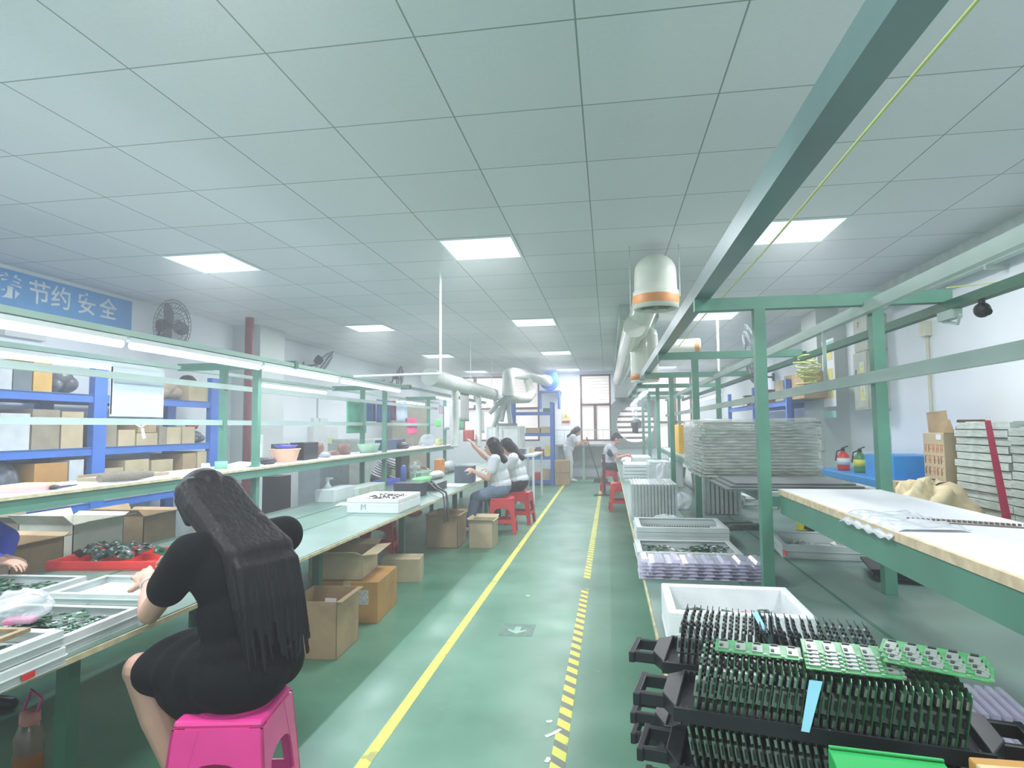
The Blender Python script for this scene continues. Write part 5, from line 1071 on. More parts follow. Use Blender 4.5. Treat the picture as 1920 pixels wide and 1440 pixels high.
s = MB(); s.tube([(.56, y, 1.965+.01*sin(y*2)) for y in (.3, .8, 1.3, 1.8, 2.3, 2.88, 3.6, 4.3, 4.95)], .0035, 6); single('yellow_string', 'thin yellow cord stretched along beside the right overhead beam', 'cord', s, YC)
s = MB(); s.tube([(1.47, 2.9, 1.93), (1.7, 2.7, 1.915), (2.1, 2.55, 1.93), (2.96, 2.3, 2.02)], .003, 6); single('yellow_string', 'thin yellow cord running from the right frame to the wall', 'cord', s, YC)
# blue rack on the right wall, far
br = blue_rack('shelving_rack', 'blue rack with boxes along the right wall beyond the pilaster', 2.3, 2.85, (8.35, 10.2, 12.2), (.12, 1.05, at(1480, 750, x=2.3).z), 1.93, post=.03)
zt3 = at(1480, 750, x=2.3).z
for k, (a, b, t_, l, m_) in enumerate(((1447, 1462, 716, 'pale carton on the top of the right blue rack', CARDL), (1464, 1500, 706, 'large tan carton on the top of the right blue rack', CARD))):
    A, B = at(a, t_, x=2.3), at(b, t_, x=2.3); single('storage_box', l, 'box', MB().b(2.34, 2.65, B.y, A.y, zt3+.001, A.z), m_, bevel=.005)
for k, (y, h) in enumerate(((9.9, .22), (10.6, .14), (11.2, .2))):
    single('brown_jar', 'brown spool on the right blue rack, %s one' % ('nearest', 'middle', 'farthest')[k], 'spool', MB().lathe([(0, 0), (.12, 0), (.12, .02), (.09, .03), (.09, h-.03), (.12, h-.02), (.12, h), (0, h)], (2.45, y, zt3+.001), 20), BROWNJ)
single('storage_box', 'tan carton on the middle shelf of the right blue rack', 'box', MB().b(2.35, 2.7, 9.4, 9.9, 1.051, 1.3), CARD, bevel=.005)
# ================================================================ far end
yR = 14.25; xr_ = at(1035, 850, y=yR).x
blue_rack('shelving_rack', 'blue shelving standing at the far end of the left line', yR, yR+.5, (xr_-.95, xr_), (.1, at(1035, 856, y=yR).z, at(1035, 812, y=yR).z, at(1035, 772, y=yR).z), at(1035, 754, y=yR).z, axis='x', post=.035)
for a, b, pt, pb, l, m_, kd in ((985, 1012, 800, 810, 'flat brown bundles on the upper shelf of the far blue shelving', CARD, 0), (1014, 1030, 799, 811, 'tan carton on the upper shelf of the far blue shelving', CARDL, 0), (988, 1002, 842, 855, 'grey tin on the middle shelf of the far blue shelving', GW, 0), (1004, 1012, 838, 855, 'dark bottle box on the middle shelf of the far blue shelving', BAG, 0),
   (1022, 1030, 835, 855, 'yellow can on the middle shelf of the far blue shelving', YL, 0), (1013, 1018, 842, 855, 'red can on the middle shelf of the far blue shelving', RED, 0), (1000, 1012, 884, 898, 'red box on the bottom shelf of the far blue shelving', RED, 0), (1014, 1031, 878, 898, 'pale carton on the bottom shelf of the far blue shelving', CARDL, 0), (1018, 1031, 764, 771, 'green case on top of the far blue shelving', GREEND, 0)):
    x0, x1, z0, z1 = boxy(a, b, pt, pb, yR+.04)
    zs_ = [.1, at(1035, 856, y=yR).z, at(1035, 812, y=yR).z, at(1035, 772, y=yR).z]; zb_ = min(zs_, key=lambda q: abs(q-z0))
    single('storage_box', l, 'box', MB().b(x0, x1, yR+.06, yR+.36, zb_+.001, zb_+.001+(z1-z0)), m_, bevel=.004)
xw, zw = at(1061, 785, y=YF).x, at(1061, 785, y=YF).z
ws = thing('warning_sign', 'warning sign with a yellow triangle and red text on the far wall', 'sign', (xw, YF-.006, zw)); MB().b(-.13, .13, -.003, .003, -.17, .17).build('sign_sheet', mat('cream sign sheet', (226, 222, 196), .6), ws)
TY = Matrix(((1, 0, 0, 0), (0, 0, -1, 0), (0, 1, 0, 0), (0, 0, 0, 1)))
MB().prism([(-.09, 0), (.09, 0), (0, .14)], .0035, .006, T=TY).build('yellow_triangle', YL, ws); MB().b(-.11, .11, -.006, -.0035, -.13, -.05).build('red_print', mat('red print', (206, 110, 100), .6), ws); MB().b(-.008, .008, -.0075, -.0062, .04, .09).b(-.006, .006, -.0075, -.0062, .018, .03).b(-.09, .09, -.0075, -.0062, -.1, -.08).build('mark_print', BLACKP, ws)
ft = thing('work_table', 'grey topped table along the far wall below the window', 'table', (0, 0, 0))
a_, b_ = at(1040, 830, y=15.7), at(1148, 830, y=15.7); tz = at(1090, 833, y=15.7).z
MB().b(a_.x, b_.x, 15.7, 16.5, tz-.05, tz).build('table_top', mat('grey stone top', (176, 184, 178), .5), ft)
for x in (a_.x+.05, b_.x-.05, (a_.x+b_.x)/2):
    MB().b(x-.03, x+.03, 15.75, 15.81, 0, tz-.05).build('leg', RAIL, ft)
MB().b(a_.x, b_.x, 16.42, 16.44, .3, tz+.02-.07).build('back_panel', mat('grey stone top', (176, 184, 178), .5), ft)
s = MB(); z_ = tz+.35
for k in range(7): s.b(a_.x+.02+.2*k, a_.x+.03+.2*k, 16.1, 16.11, tz, z_)
s.b(a_.x, b_.x, 16.1, 16.12, z_, z_+.02); single('wire_rail', 'pale wire railing on the far table', 'rail', s, RAIL)
for k in range(2): carton('%s of the two brown cartons stacked before the far wall' % ('lower', 'upper')[k], (at(1054, 900, y=14.2).x, 14.35, .285*k), (.34, .3, .28), 0, CARD, 0)
# white steel machine and tables at the end of the left bench
x0, x1, z0, z1 = boxy(912, 975, 799, 862, 12.6)
wm = thing('solder_machine', 'white steel machine with doors at the end of the left bench', 'machine', ((x0+x1)/2, 13.0, 0)); w_ = x1-x0
MB().b(-w_/2, w_/2, -.4, .4, 0, z1).build('machine_body', mat('white machine steel', (196, 206, 200), .4), wm, bevel=.01)
MB().b(-w_/2+.05, -.02, -.41, -.4005, z1*.45, z1-.06).b(.02, w_/2-.05, -.41, -.4005, z1*.45, z1-.06).build('machine_door', WHITEP, wm); MB().b(-.05, -.035, -.425, -.4105, z1*.65, z1*.8).b(.035, .05, -.425, -.4105, z1*.65, z1*.8).build('door_handle', BLACKP, wm)
MB().b(-w_*.3, w_*.3, -.2, .2, z1+.001, z1+.06).build('top_vent', mat('dark grey vent', (110, 122, 118), .5), wm)
wt = thing('white_frame_table', 'white framed small table beyond the two seated women', 'table', (0, 0, 0)); a_, b_ = at(968, 900, y=10.6).x, at(1003, 900, y=10.6).x
tz = at(985, 853, y=10.6).z
MB().b(a_, b_, 10.6, 12.0, tz-.03, tz).build('table_top', WHITEP, wt)
for x in (a_+.03, b_-.03):
    for y in (10.64, 11.96): MB().b(x-.018, x+.018, y-.018, y+.018, 0, tz-.03).build('leg', WHITEP, wt)
MB().b(a_+.03, b_-.03, 10.63, 10.65, .15, .18).build('crossbar', WHITEP, wt)
for k, (px_, m_, l) in enumerate(((975, BAG, 'dark tool box'), (985, GW, 'grey meter'), (995, CARDL, 'pale carton'))):
    q = at(px_, 850, y=10.9+.3*k); single('small_box', l+' on the white framed table', 'box', MB().box((min(max(q.x, a_+.08), b_-.08), 10.8+.35*k, tz+.05), (.12, .16, .1)), m_, bevel=.004)
# big wall exhaust with louvres beside the window
x0, x1, z0, z1 = boxy(1157, 1226, 760, 830, YF-.1); zc = (z0+z1)/2; xc_ = (x0+x1)/2; rr_ = (z1-z0)/2
ex = thing('wall_exhaust', 'round louvred exhaust opening in a grey frame on the far wall', 'vent', (xc_, YF-.1, zc))
s = MB(); n = 28
for k in range(n):
    a0, a1 = 2*pi*k/n, 2*pi*(k+1)/n
    def sq(a): m_ = 1.28*rr_/max(abs(cos(a)), abs(sin(a))); return (m_*cos(a), 0, m_*sin(a))
    i0, i1 = (rr_*cos(a0), 0, rr_*sin(a0)), (rr_*cos(a1), 0, rr_*sin(a1)); s.add([sq(a0), sq(a1), i1, i0], [(0, 1, 2, 3)]); s.add([i0, i1, (i1[0], .09, i1[2]), (i0[0], .09, i0[2])], [(0, 1, 2, 3)])
s.build('exhaust_frame', mat('grey exhaust frame', (130, 146, 142), .6), ex); s = MB(); s2 = MB()
for k in range(7):
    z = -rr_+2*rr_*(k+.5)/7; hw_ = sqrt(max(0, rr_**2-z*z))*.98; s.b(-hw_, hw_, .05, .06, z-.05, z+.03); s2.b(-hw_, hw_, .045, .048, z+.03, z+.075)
s.build('louvre', PANE, ex); s2.build('louvre_brown_slat', BROWNF, ex); MB().lathe([(0, 0), (.14, 0), (.14, .06), (0, .08)], (.02, .04, 0), 20, rot=(pi/2, 0, 0)).build('fan_motor', mat('dark fan metal', (62, 74, 80), .5), ex)  # white strips glow as if daylight came through; brown ones are slats
single('duct_box', 'grey sheet metal duct box above the exhaust opening', 'duct', MB().b(.18, 1.3, YF-.7, YF-.001, 2.07, 2.619), mat('grey sheet metal', (156, 172, 168), .5, var=.12, scale=3), bevel=.01)
# floor marks
q = at(970, 1181, z=0)
fsg = thing('floor_sticker', 'dark square floor sticker with an arrow in the middle of the aisle', 'sign', (q.x, q.y, .0)); MB().b(-.11, .11, -.12, .12, 0, .0012).build('sticker_sheet', mat('worn dark sticker', (92, 128, 112), .5, var=.15, scale=20), fsg)
MB().prism([(-.02, .06), (.02, .06), (.02, -.02), (.06, .01), (.06, -.02), (0, -.08), (-.06, -.02), (-.06, .01), (-.02, -.02)], .0013, .0018).build('arrow_print', mat('pale green arrow', (140, 184, 160), .5), fsg)
for k, (px_, py_, a, l) in enumerate(((1038, 1375, .9, 'torn white tape scrap on the floor near the right tape'), (1030, 1353, .3, 'tiny white scrap on the floor left of the right tape'), (990, 1117, .0, 'small pale scrap on the floor in the middle of the aisle'), (1027, 1425, 1.4, 'white scrap on the floor at the bottom picture edge'))):
    q = at(px_, py_, z=0); w_ = (.1, .03, .03, .04)[k]; single('floor_scrap', l, 'litter', MB(Matrix.Translation((q.x, q.y, 0)) @ Matrix.Rotation(a, 4, 'Z')).prism([(-w_/2, -.008), (w_*.1, -.012), (w_/2, -.004), (w_*.45, .01), (-.01, .008), (-w_*.45, .012)], 0, .002), PAPER)

A, B = wx(0, 622), wx(78, 632); single('wall_strip_lamp', 'short white strip fixture on the left wall above the blue shelving', 'light', MB().b(XL, XL+.05, A.y, B.y, A.z-.03, A.z+.02), WHITEP)
# ================================================================ people
V = Vector
SKIN = mat('warm skin', (206, 164, 142), .55, var=.04, scale=6); SKINT = mat('tanned skin', (150, 112, 92), .55, var=.06, scale=6)
HAIR = mat('long black hair', (15, 14, 17), .55, var=.45, scale=30, stretch=(1, 1, .12), bump=.5, bscale=60, spec=.3)
HAIRB = mat('dark brown hair', (58, 52, 54), .45, var=.3, scale=30, stretch=(1, 1, .15), bump=.4)
EYE = mat('dark eye', (30, 24, 22), .2); LIP = mat('lip', (176, 98, 92), .5)
def cap(mb, p0, p1, r0, r1=None, n=14):
    r1 = r0 if r1 is None else r1; p0, p1 = V(p0), V(p1)
    if (p1-p0).length > 1e-4: mb.tube([p0, p1], [r0, r1], n)
    mb.ell(p0, (r0, r0, r0), nu=n, nv=8); mb.ell(p1, (r1, r1, r1), nu=n, nv=8)
def basis(f, up=V((0, 0, 1))):
    f = V(f).normalized(); s = f.cross(up).normalized(); u = s.cross(f)
    return s, f, u                                      # right, forward, up
def oell(mb, c, s, f, u, r):
    M_ = Matrix(((s.x, f.x, u.x, 0), (s.y, f.y, u.y, 0), (s.z, f.z, u.z, 0), (0, 0, 0, 1)))
    k = len(mb.v); T0 = mb.T; mb.T = None; mb.ell((0, 0, 0), r)
    mb.T = T0
    for i in range(k, len(mb.v)): mb.v[i] = V(c) + (M_ @ mb.v[i])
def hand(mb, w, d, nrm, side, curl=.5, k=1.0):
    """palm, four unequal bent fingers and a thumb from the side of the palm"""
    d = V(d).normalized(); nrm = (V(nrm)-d*V(nrm).dot(d)).normalized(); t = d.cross(nrm)*side
    w = V(w); oell(mb, w+d*.048*k, t, d, nrm, (.040*k, .055*k, .017*k)); cap(mb, w-d*.01, w+d*.03*k, .025*k, .027*k)
    for i, ln in enumerate((.070, .078, .073, .057)):
        b = w + d*.086*k + t*(.029-.0195*i)*k; a = curl*(.8+.12*i); p = b; r = .0088*k
        dd = d + t*(.10-.07*i)
        for seg, q in enumerate((.42, .32, .26)):
            ang = a*(seg+.6)*.8; v = (dd.normalized()*cos(ang)+nrm*sin(ang))*ln*q*k
            cap(mb, p, p+v, r, r*.9, 8); p = p+v; r *= .9
        cap(mb, w+d*.05*k+t*(.026-.017*i)*k, b, .010*k, .0095*k, 8)
    b = w + d*.028*k + t*.03*k; v = (d*.55+t*.8+nrm*.35).normalized()*.036*k; cap(mb, b, b+v, .013*k, .011*k, 8)
    v2 = (d*.9+t*.3+nrm*.45).normalized()*.03*k; cap(mb, b+v, b+v+v2, .0105*k, .0085*k, 8)
def remesh(mb, name, m, parent, vox, sm=4):
    o = mb.build(name, m, parent)
    md = o.modifiers.new('skin surface', 'REMESH'); md.mode = 'VOXEL'; md.voxel_size = vox; md.use_smooth_shade = True
    if sm: q = o.modifiers.new('smooth', 'SMOOTH'); q.iterations = sm; q.factor = .5
    return o
def head(mb, c, s, f, u, k=1.0):
    oell(mb, V(c)+u*.02-f*.008, s, f, u, (.076*k, .094*k, .092*k)); oell(mb, V(c)-u*.045+f*.022, s, f, u, (.056*k, .062*k, .062*k))
    oell(mb, V(c)-u*.088+f*.052, s, f, u, (.024*k, .022*k, .018*k)); oell(mb, V(c)-u*.03+f*.062, s, f, u, (.05*k, .03*k, .03*k))
    cap(mb, V(c)+u*.008+f*.083, V(c)-u*.028+f*.102, .008*k, .0125*k, 8)
    for q in (-1, 1):
        oell(mb, V(c)-u*.012+s*.078*q-f*.004, s, f, u, (.011*k, .018*k, .031*k)); oell(mb, V(c)+u*.022+f*.078+s*.03*q, s, f, u, (.024*k, .01*k, .008*k))
def figure(label, J, face, pitch, parts, hair='short', skin=SKIN, hm=HAIR, vox=.006, bulk=1.0, legskin=None, shoe=None):
    root = thing('person', label, 'person', (J['pelvis'][0], J['pelvis'][1], 0)); O = V((J['pelvis'][0], J['pelvis'][1], 0))
    P = {k: V(v)-O for k, v in J.items() if k not in ('hL', 'hR', 'nL', 'nR')}
    bf = V((face[0], face[1], 0)).normalized(); bs = bf.cross(V((0, 0, 1)))
    sp = (P['sR']-P['sL']); bs2 = V((sp.x, sp.y, 0)).normalized()
    hf = V((face[0], face[1], 0)).normalized()*cos(pitch)-V((0, 0, 1))*sin(pitch); hs, hf, hu = basis(hf)
    b = MB(); up = (P['chest']-P['pelvis']).normalized(); ff = up.cross(-bs2).normalized() if up.cross(-bs2).dot(bf) > 0 else up.cross(bs2).normalized()
    k = bulk
    oell(b, P['pelvis'], bs2, ff, up, (.165*k, .115*k, .12*k)); oell(b, (P['pelvis']+P['chest'])/2, bs2, ff, up, (.135*k, .1*k, .16)); oell(b, P['chest'], bs2, ff, up, (.155*k, .108*k, .15))
    cap(b, P['sL'], P['sR'], .055*k); cap(b, P['neck']-up*.05, P['head']-hu*.05, .052, .048)
    head(b, P['head'], hs, hf, hu)
    for q, sd in (('L', 1), ('R', -1)):
        cap(b, P['s'+q], P['e'+q], .047*k, .036*k); cap(b, P['e'+q], (P['e'+q]*.6+P['w'+q]*.4), .036*k, .037*k); cap(b, (P['e'+q]*.6+P['w'+q]*.4), P['w'+q], .036*k, .024)
        hand(b, P['w'+q], J['h'+q], J['n'+q], sd, J.get('c'+q, .55) if False else .55)
        hip = P['pelvis'] + bs2*(-.085 if q == 'L' else .085) - up*.03
        kn, an = P['k'+q], P['a'+q]
        cap(b, hip, kn, .082*k, .054*k); cap(b, kn, kn*.65+an*.35, .052*k, .056*k); cap(b, kn*.65+an*.35, an, .055*k, .034)
        td = V((face[0], face[1], 0)).normalized(); cap(b, an-V((0, 0, .02)), an+td*.13-V((0, 0, an.z-.028)), .034, .024)
    remesh(b, 'body', skin, root, vox)
    def limb(mb, q, a0, r0, r1, f0=0, f1=1, seg='arm'):
        A, B_ = (P['s'+q], P['e'+q]) if seg == 'arm' else (P['e'+q], P['w'+q]); cap(mb, A.lerp(B_, f0), A.lerp(B_, f1), r0, r1)
    for kind, m in parts:
        g = MB(); e = .014
        if kind in ('shirt', 'blouse', 'sweater', 'dress'):
            oell(g, P['chest'], bs2, ff, up, (.155*k+e+.008, .108*k+e+.012, .155)); oell(g, (P['pelvis']+P['chest'])/2, bs2, ff, up, (.138*k+e+.01, .105*k+e+.014, .17)); oell(g, P['pelvis']+up*.03, bs2, ff, up, (.163*k+e, .118*k+e+.008, .1))
            cap(g, P['sL'], P['sR'], .055*k+e)
            for q in 'LR':
                if kind == 'sweater': limb(g, q, 0, .05*k+e, .042*k+e); limb(g, q, 0, .042*k+e, .032+e, 0, .9, 'fore')
                else: limb(g, q, 0, .056*k+e, .05*k+e, 0, .55)
        if kind in ('trousers', 'shorts', 'dress'):
            oell(g, P['pelvis'], bs2, ff, up, (.165*k+e, .115*k+e, .125*k))
            for q in 'LR':
                hip = P['pelvis'] + bs2*(-.085 if q == 'L' else .085) - up*.03; kn, an = P['k'+q], P['a'+q]
                cap(g, hip, hip.lerp(kn, .8 if kind != 'trousers' else 1), .082*k+e, .062*k+e)
                if kind == 'trousers': cap(g, kn, kn.lerp(an, .9), .056*k+e, .045+e)
        if kind == 'dress':
            for t_ in (.2, .45, .68):
                hl = P['pelvis'].lerp((P['kL']+P['kR'])/2, t_); oell(g, hl+V((0, 0, -.01)), bs2, bf, V((0, 0, 1)), (.205*k, .13, .105*k))
            dl = P['pelvis'].lerp(P['kL'], .45); oell(g, dl+V((.02, -.03, -.05)), bs2, bf, V((0, 0, 1)), (.13, .19, .125)); oell(g, P['pelvis']+V((-.02, -.05, -.04)), bs2, bf, V((0, 0, 1)), (.16, .17, .115))
        remesh(g, kind, m, root, max(vox, .007), 22 if kind == 'dress' else 6)
    if shoe:
        td = V((face[0], face[1], 0)).normalized()
        for q in 'LR':
            g = MB(); an = P['a'+q]; cap(g, an-V((0, 0, .025)), an+td*.14-V((0, 0, an.z-.032)), .042, .031); remesh(g, 'shoe', shoe, root, .008)
    h = MB(); c = P['head']
    oell(h, c+hu*.036-hf*.022, hs, hf, hu, (.088, .094, .09)); oell(h, c-hf*.045-hu*.0, hs, hf, hu, (.084, .068, .092))
    if hair == 'short':
        oell(h, c+hu*.075+hf*.035, hs, hf, hu, (.07, .06, .035)); remesh(h, 'hair', hm, root, .006, 3)
    else:
        n = {'long': 5, 'bob': 2, 'mid': 3}[hair]
        bk = P['neck']-ff*.075
        for q in (-1, -.75, -.5, -.25, 0, .25, .5, .75, 1):
            wv_ = .012*sin(q*9)
            pts = [c-hf*.05+hs*.06*q+hu*.02, c-hf*.075+hs*.07*q-hu*.06, bk+bs2*.075*q+V((0, 0, -.02)), P['chest']-ff*(.105*k)+bs2*.09*q+up*.05, P['chest']-ff*(.12*k)+bs2*.09*q-up*.12, (P['pelvis']+P['chest'])/2-ff*(.115*k)+bs2*.08*q-up*(.1+.05*(q*q)+wv_*2)]
            rr = [.06, .055, .048, .04, .034, .02]
            for i in range(n): cap(h, pts[i], pts[i+1], rr[i], rr[i+1], 10)
        if hair == 'long':
            rn = random.Random(3)
            for j in range(34):
                q = rn.uniform(-1.1, 1.1); l = rn.uniform(-.06, .06); pts = [c-hf*.085+hs*.05*q-hu*.05, bk-ff*.035+bs2*.08*q, P['chest']-ff*(.15*k)+bs2*.10*q, P['chest']-ff*(.158*k)+bs2*.10*q-up*.12, (P['pelvis']+P['chest'])/2-ff*(.15*k)+bs2*(.095*q+rn.uniform(-.02, .02))-up*(.13+l)]
                h.tube(pts, [.012, .012, .013, .012, .004], 8)
        for q in (-1, 1): cap(h, c+hs*.07*q+hu*.03+hf*.01, c+hs*.078*q-hu*.07-hf*.01, .025, .02, 10)
        remesh(h, 'hair', hm, root, .0045 if hair == 'long' else .006, 4)
    for q in (-1, 1):
        e_ = MB(); oell(e_, c+hf*.0865+hu*.008+hs*.03*q, hs, hf, hu, (.012, .006, .006)); e_.build('eye', EYE, root)
    l_ = MB(); oell(l_, c+hf*.083-hu*.055, hs, hf, hu, (.02, .008, .007)); l_.build('mouth', LIP, root)
    return root
BLK = mat('black dress cloth', (11, 13, 17), .9, var=.15, scale=30, bump=.25, bscale=120, spec=.15)
WSH = mat('white blouse cloth', (222, 228, 232), .8, var=.05, scale=5, bump=.3, bscale=20); JEAN = mat('grey blue jeans', (118, 138, 160), .8, var=.12, scale=8, bump=.3, bscale=40)
# the woman in black at the near left
w1 = figure('woman in a black dress with long dark hair sitting on the pink stool',
    dict(pelvis=(-1.17, 1.99, .565), chest=(-1.235, 2.02, .85), neck=(-1.33, 2.06, .99), head=(-1.455, 2.11, 1.065), sL=(-1.335, 1.88, .925), sR=(-1.18, 2.20, .94), eL=(-1.545, 1.96, .705), eR=(-1.44, 2.38, .76),
         wL=(-1.675, 2.12, .765), wR=(-1.69, 2.40, .80), hL=(-.8, .5, .25), nL=(.2, .45, -.8), hR=(-.9, -.25, .05), nR=(.1, -.6, -.7), kL=(-1.59, 1.98, .505), kR=(-1.55, 2.21, .505), aL=(-1.33, 1.94, .075), aR=(-1.38, 2.2, .075)),
    (-.9, .42), .62, [('dress', BLK)], 'long', SKIN, HAIR, .0045, 1.04)
w1.location.x -= .045
s = MB(); wv = V((-1.675, 2.12, .765))-V((-1.17, 1.99, 0)); ax = (V((-1.675, 2.12, .765))-V((-1.545, 1.96, .705))).normalized(); a1 = ax.cross(V((0, 0, 1))).normalized(); a2 = ax.cross(a1)
s.tube([wv-ax*.02+(a1*cos(k*pi/10)+a2*sin(k*pi/10))*.031 for k in range(21)], .0035, 6, caps=False); s.build('bracelet', WHITEP, w1)
hb = loose_board(); hb.location = (-1.80, 2.30, .84); hb.rotation_euler = (.5, .4, .6); hb.scale = (1.2, 1.2, 1.2); tag(hb, 'small green circuit board held in the hands of the woman in black', 'circuit board')
# worker cut by the left picture edge
BLA = mat('royal blue overall cloth', (52, 84, 206), .7, var=.08, scale=5)
st = dup(s0, (-3.42, 2.45, 0), 0, 'red plastic stool under the worker in the blue overall', 'red stools')
figure('worker in a royal blue overall at the left picture edge, hands over the trays',
    dict(pelvis=(-3.42, 2.45, .575), chest=(-3.32, 2.48, .83), neck=(-3.32, 2.48, .95), head=(-3.36, 2.46, 1.13), sL=(-3.15, 2.66, .88), sR=(-3.1, 2.34, .87), eL=tuple(at(12, 1010, y=2.78)), eR=tuple(at(-60, 1040, y=2.5)),
         wL=tuple(at(2, 1048, y=2.66)), wR=tuple(at(-8, 1054, y=2.52)), hL=(.9, -.2, .0), nL=(.1, 0, -1), hR=(.9, .05, .0), nR=(.1, 0, -1), kL=(-3.0, 2.6, .43), kR=(-3.0, 2.38, .43), aL=(-3.0, 2.6, .075), aR=(-3.0, 2.38, .075)),
    (1, .3), .2, [('sweater', BLA), ('trousers', BLA)], 'short', SKIN, HAIRB, .006, 1.0, shoe=BLACKP)
# striped shirt across the line
STR = bpy.data.materials.new('striped shirt cloth'); STR.use_nodes = True; _t = STR.node_tree
_g = _t.nodes.new('ShaderNodeTexCoord'); _s = _t.nodes.new('ShaderNodeSeparateXYZ'); _t.links.new(_g.outputs['Object'], _s.inputs[0])
_f = math_node(_t, 'GREATER_THAN', math_node(_t, 'FRACT', math_node(_t, 'MULTIPLY', math_node(_t, 'ADD', _s.outputs[2], math_node(_t, 'MULTIPLY', _s.outputs[0], .35)), 26)), .55)
_m = _t.nodes.new('ShaderNodeMix'); _m.data_type = 'RGBA'; _t.links.new(_f, _m.inputs[0]); _m.inputs[6].default_value = lin((216, 222, 222)); _m.inputs[7].default_value = lin((52, 62, 74)); _t.links.new(_m.outputs[2], _t.nodes['Principled BSDF'].inputs['Base Color'])
figure('person in a striped shirt bent over the far side of the left bench',
    dict(pelvis=(-3.55, 9.2, .575), chest=(-3.42, 9.2, .80), neck=(-3.37, 9.2, .92), head=(-3.38, 9.2, 1.03), sL=(-3.32, 9.38, .86), sR=(-3.32, 9.02, .86), eL=(-3.12, 9.36, .70), eR=(-3.14, 9.0, .70),
         wL=(-2.92, 9.3, .72), wR=(-2.93, 9.08, .72), hL=(1, -.1, 0), nL=(0, 0, -1), hR=(1, .1, 0), nR=(0, 0, -1), kL=(-3.12, 9.3, .43), kR=(-3.12, 9.1, .43), aL=(-3.05, 9.3, .075), aR=(-3.05, 9.1, .075)),
    (1, 0), .7, [('shirt', STR), ('shorts', BLACKP)], 'short', SKIN, HAIRB, .008, 1.0, shoe=mat('orange sandal', (206, 96, 60), .6))
# two women in white on the red stools
w4 = figure('woman in white blouse and jeans on a red stool, one arm raised',
    dict(pelvis=(-1.37, 7.85, .575), chest=(-1.43, 7.87, .84), neck=(-1.47, 7.88, .975), head=(-1.50, 7.88, 1.085), sL=(-1.43, 7.69, .93), sR=(-1.45, 8.06, .93), eL=(-1.50, 7.62, .69), eR=(-1.62, 8.10, .93),
         wL=(-1.70, 7.70, .78), wR=(-1.77, 8.05, 1.08), hL=(-.8, .3, .2), nL=(0, .6, -.8), hR=(-.5, -.1, .8), nR=(-.8, 0, -.3), kL=(-1.70, 7.78, .44), kR=(-1.70, 7.94, .44), aL=(-1.78, 7.76, .075), aR=(-1.72, 7.94, .075)),
    (-1, .1), .2, [('trousers', JEAN), ('blouse', WSH)], 'mid', SKIN, HAIR, .007, .97, shoe=WHITEP)
figure('woman in a white blouse with dark hair on the farther red stool, hidden arms',
    dict(pelvis=(-1.25, 8.6, .575), chest=(-1.31, 8.62, .83), neck=(-1.36, 8.62, .965), head=(-1.43, 8.62, 1.06), sL=(-1.31, 8.43, .91), sR=(-1.33, 8.80, .92), eL=(-1.42, 8.40, .70), eR=(-1.45, 8.82, .72),
         wL=(-1.63, 8.48, .76), wR=(-1.66, 8.72, .76), hL=(-.9, .1, 0), nL=(0, .2, -1), hR=(-.9, -.1, 0), nR=(0, -.2, -1), kL=(-1.64, 8.52, .43), kR=(-1.64, 8.70, .43), aL=(-1.58, 8.5, .075), aR=(-1.58, 8.7, .075)),
    (-1, 0), .5, [('trousers', BLACKP), ('blouse', WSH)], 'mid', SKIN, HAIR, .008, 1.05, shoe=BLACKP)
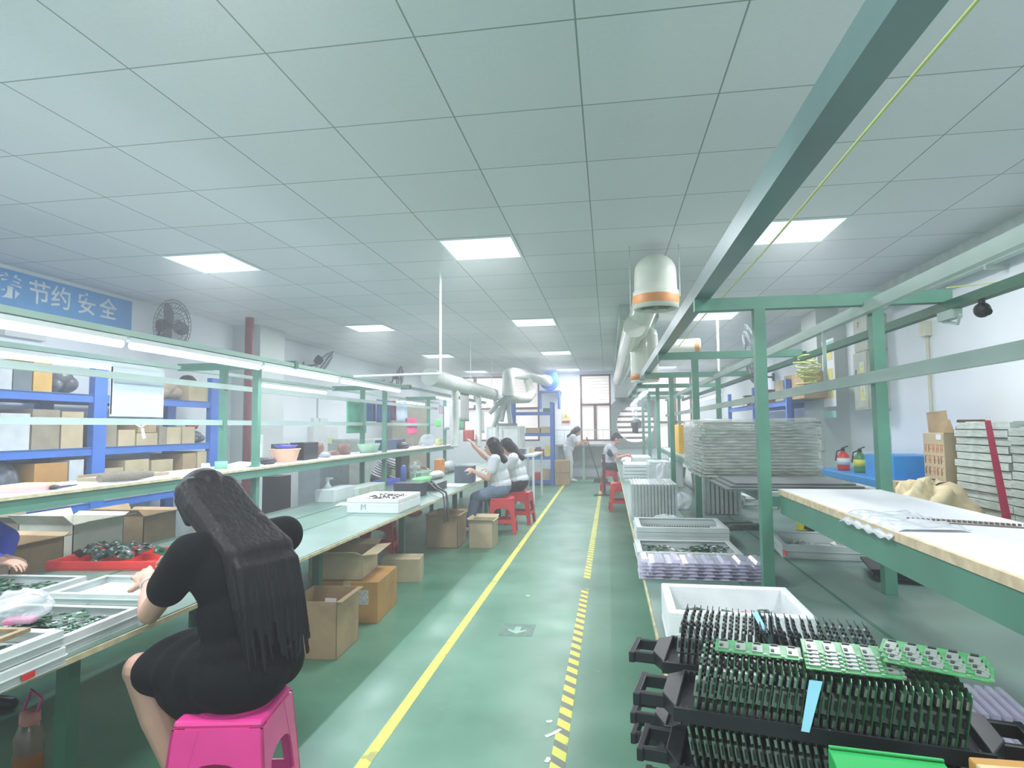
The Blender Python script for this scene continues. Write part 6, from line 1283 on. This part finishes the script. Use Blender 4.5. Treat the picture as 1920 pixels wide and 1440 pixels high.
# standing woman sweeping at the far wall
figure('woman in white standing bent over a broom before the far wall table',
    dict(pelvis=(-.98, 15.15, .80), chest=(-.89, 15.15, 1.02), neck=(-.83, 15.15, 1.14), head=(-.76, 15.15, 1.22), sL=(-.85, 15.33, 1.09), sR=(-.85, 14.97, 1.09), eL=(-.76, 15.33, .90), eR=(-.76, 14.97, .90),
         wL=(-.60, 15.2, 1.0), wR=(-.60, 15.05, .95), hL=(.8, -.1, 0), nL=(0, -1, 0), hR=(.8, .1, 0), nR=(0, 1, 0), kL=(-.94, 15.25, .45), kR=(-.94, 15.05, .45), aL=(-1.0, 15.26, .075), aR=(-.94, 15.04, .075)),
    (1, 0), .6, [('trousers', WSH), ('shirt', WSH)], 'mid', SKIN, HAIRB, .01, 1.0, shoe=WHITEP)
br_ = thing('broom', 'dark broom held by the standing woman in white', 'broom', (0, 0, 0)); MB().cyl((-.53, 15.1, 1.08), (-.24, 15.0, .1), .012, n=8).build('broom_stick', BLACKP, br_); MB().box((-.2, 15.0, .05), (.3, .08, .09), taper=1.2).build('brush_head', mat('dark grey bristle', (62, 70, 70), .8), br_)
# boy at the far right bench
TEE = mat('grey tee shirt', (186, 192, 198), .8)
b7 = figure('boy in a grey tee shirt sitting on a red stool at the right bench',
    dict(pelvis=(-.03, 12.9, .575), chest=(.02, 12.9, .83), neck=(.09, 12.9, .97), head=(.165, 12.9, 1.08), sL=(.05, 13.08, .91), sR=(.04, 12.72, .91), eL=(.20, 13.1, .73), eR=(.17, 12.68, .70),
         wL=(.38, 13.02, .76), wR=(.36, 12.76, .75), hL=(.9, 0, 0), nL=(0, 0, -1), hR=(.9, 0, 0), nR=(0, 0, -1), kL=(.43, 12.98, .43), kR=(.43, 12.82, .43), aL=(.36, 12.98, .075), aR=(.36, 12.8, .075)),
    (1, 0), .6, [('shorts', BLACKP), ('shirt', TEE)], 'short', SKIN, HAIR, .009, 1.0, shoe=BLACKP)
MB().ell((.07, -.235, .80), (.075, .02, .08)).build('shirt_patch', mat('dark navy print', (48, 58, 78), .8), b7)
sp = thing('floor_stand', 'dark pole on a flat base standing in the aisle before the boy', 'stand', (-.1, 12.15, 0)); MB().cyl((0, 0, .02), (0, 0, .8), .03, n=12).build('stand_pole', mat('dark maroon pole', (70, 44, 50), .5), sp); MB().b(-.2, .16, -.08, .08, 0, .02).build('stand_base', BLACKP, sp, bevel=.005)
# ================================================================ faint scattering volume, added to veil distant darks like lens glare
hz = bpy.data.materials.new('added veil haze'); hz.use_nodes = True; _nt = hz.node_tree; _nt.nodes.remove(_nt.nodes['Principled BSDF'])
_v = _nt.nodes.new('ShaderNodeVolumeScatter'); _v.inputs['Color'].default_value = (.93, 1, 1, 1); _v.inputs['Density'].default_value = .025; _v.inputs['Anisotropy'].default_value = .3
_nt.links.new(_v.outputs[0], _nt.nodes['Material Output'].inputs['Volume'])
h = MB().b(XL-.05, XR+.05, YB-.05, YF+.05, -.05, CZ+.05).build('haze', hz)
tag(h, 'thin pale haze added to the workshop air for a milky veil', 'haze', kind='stuff')
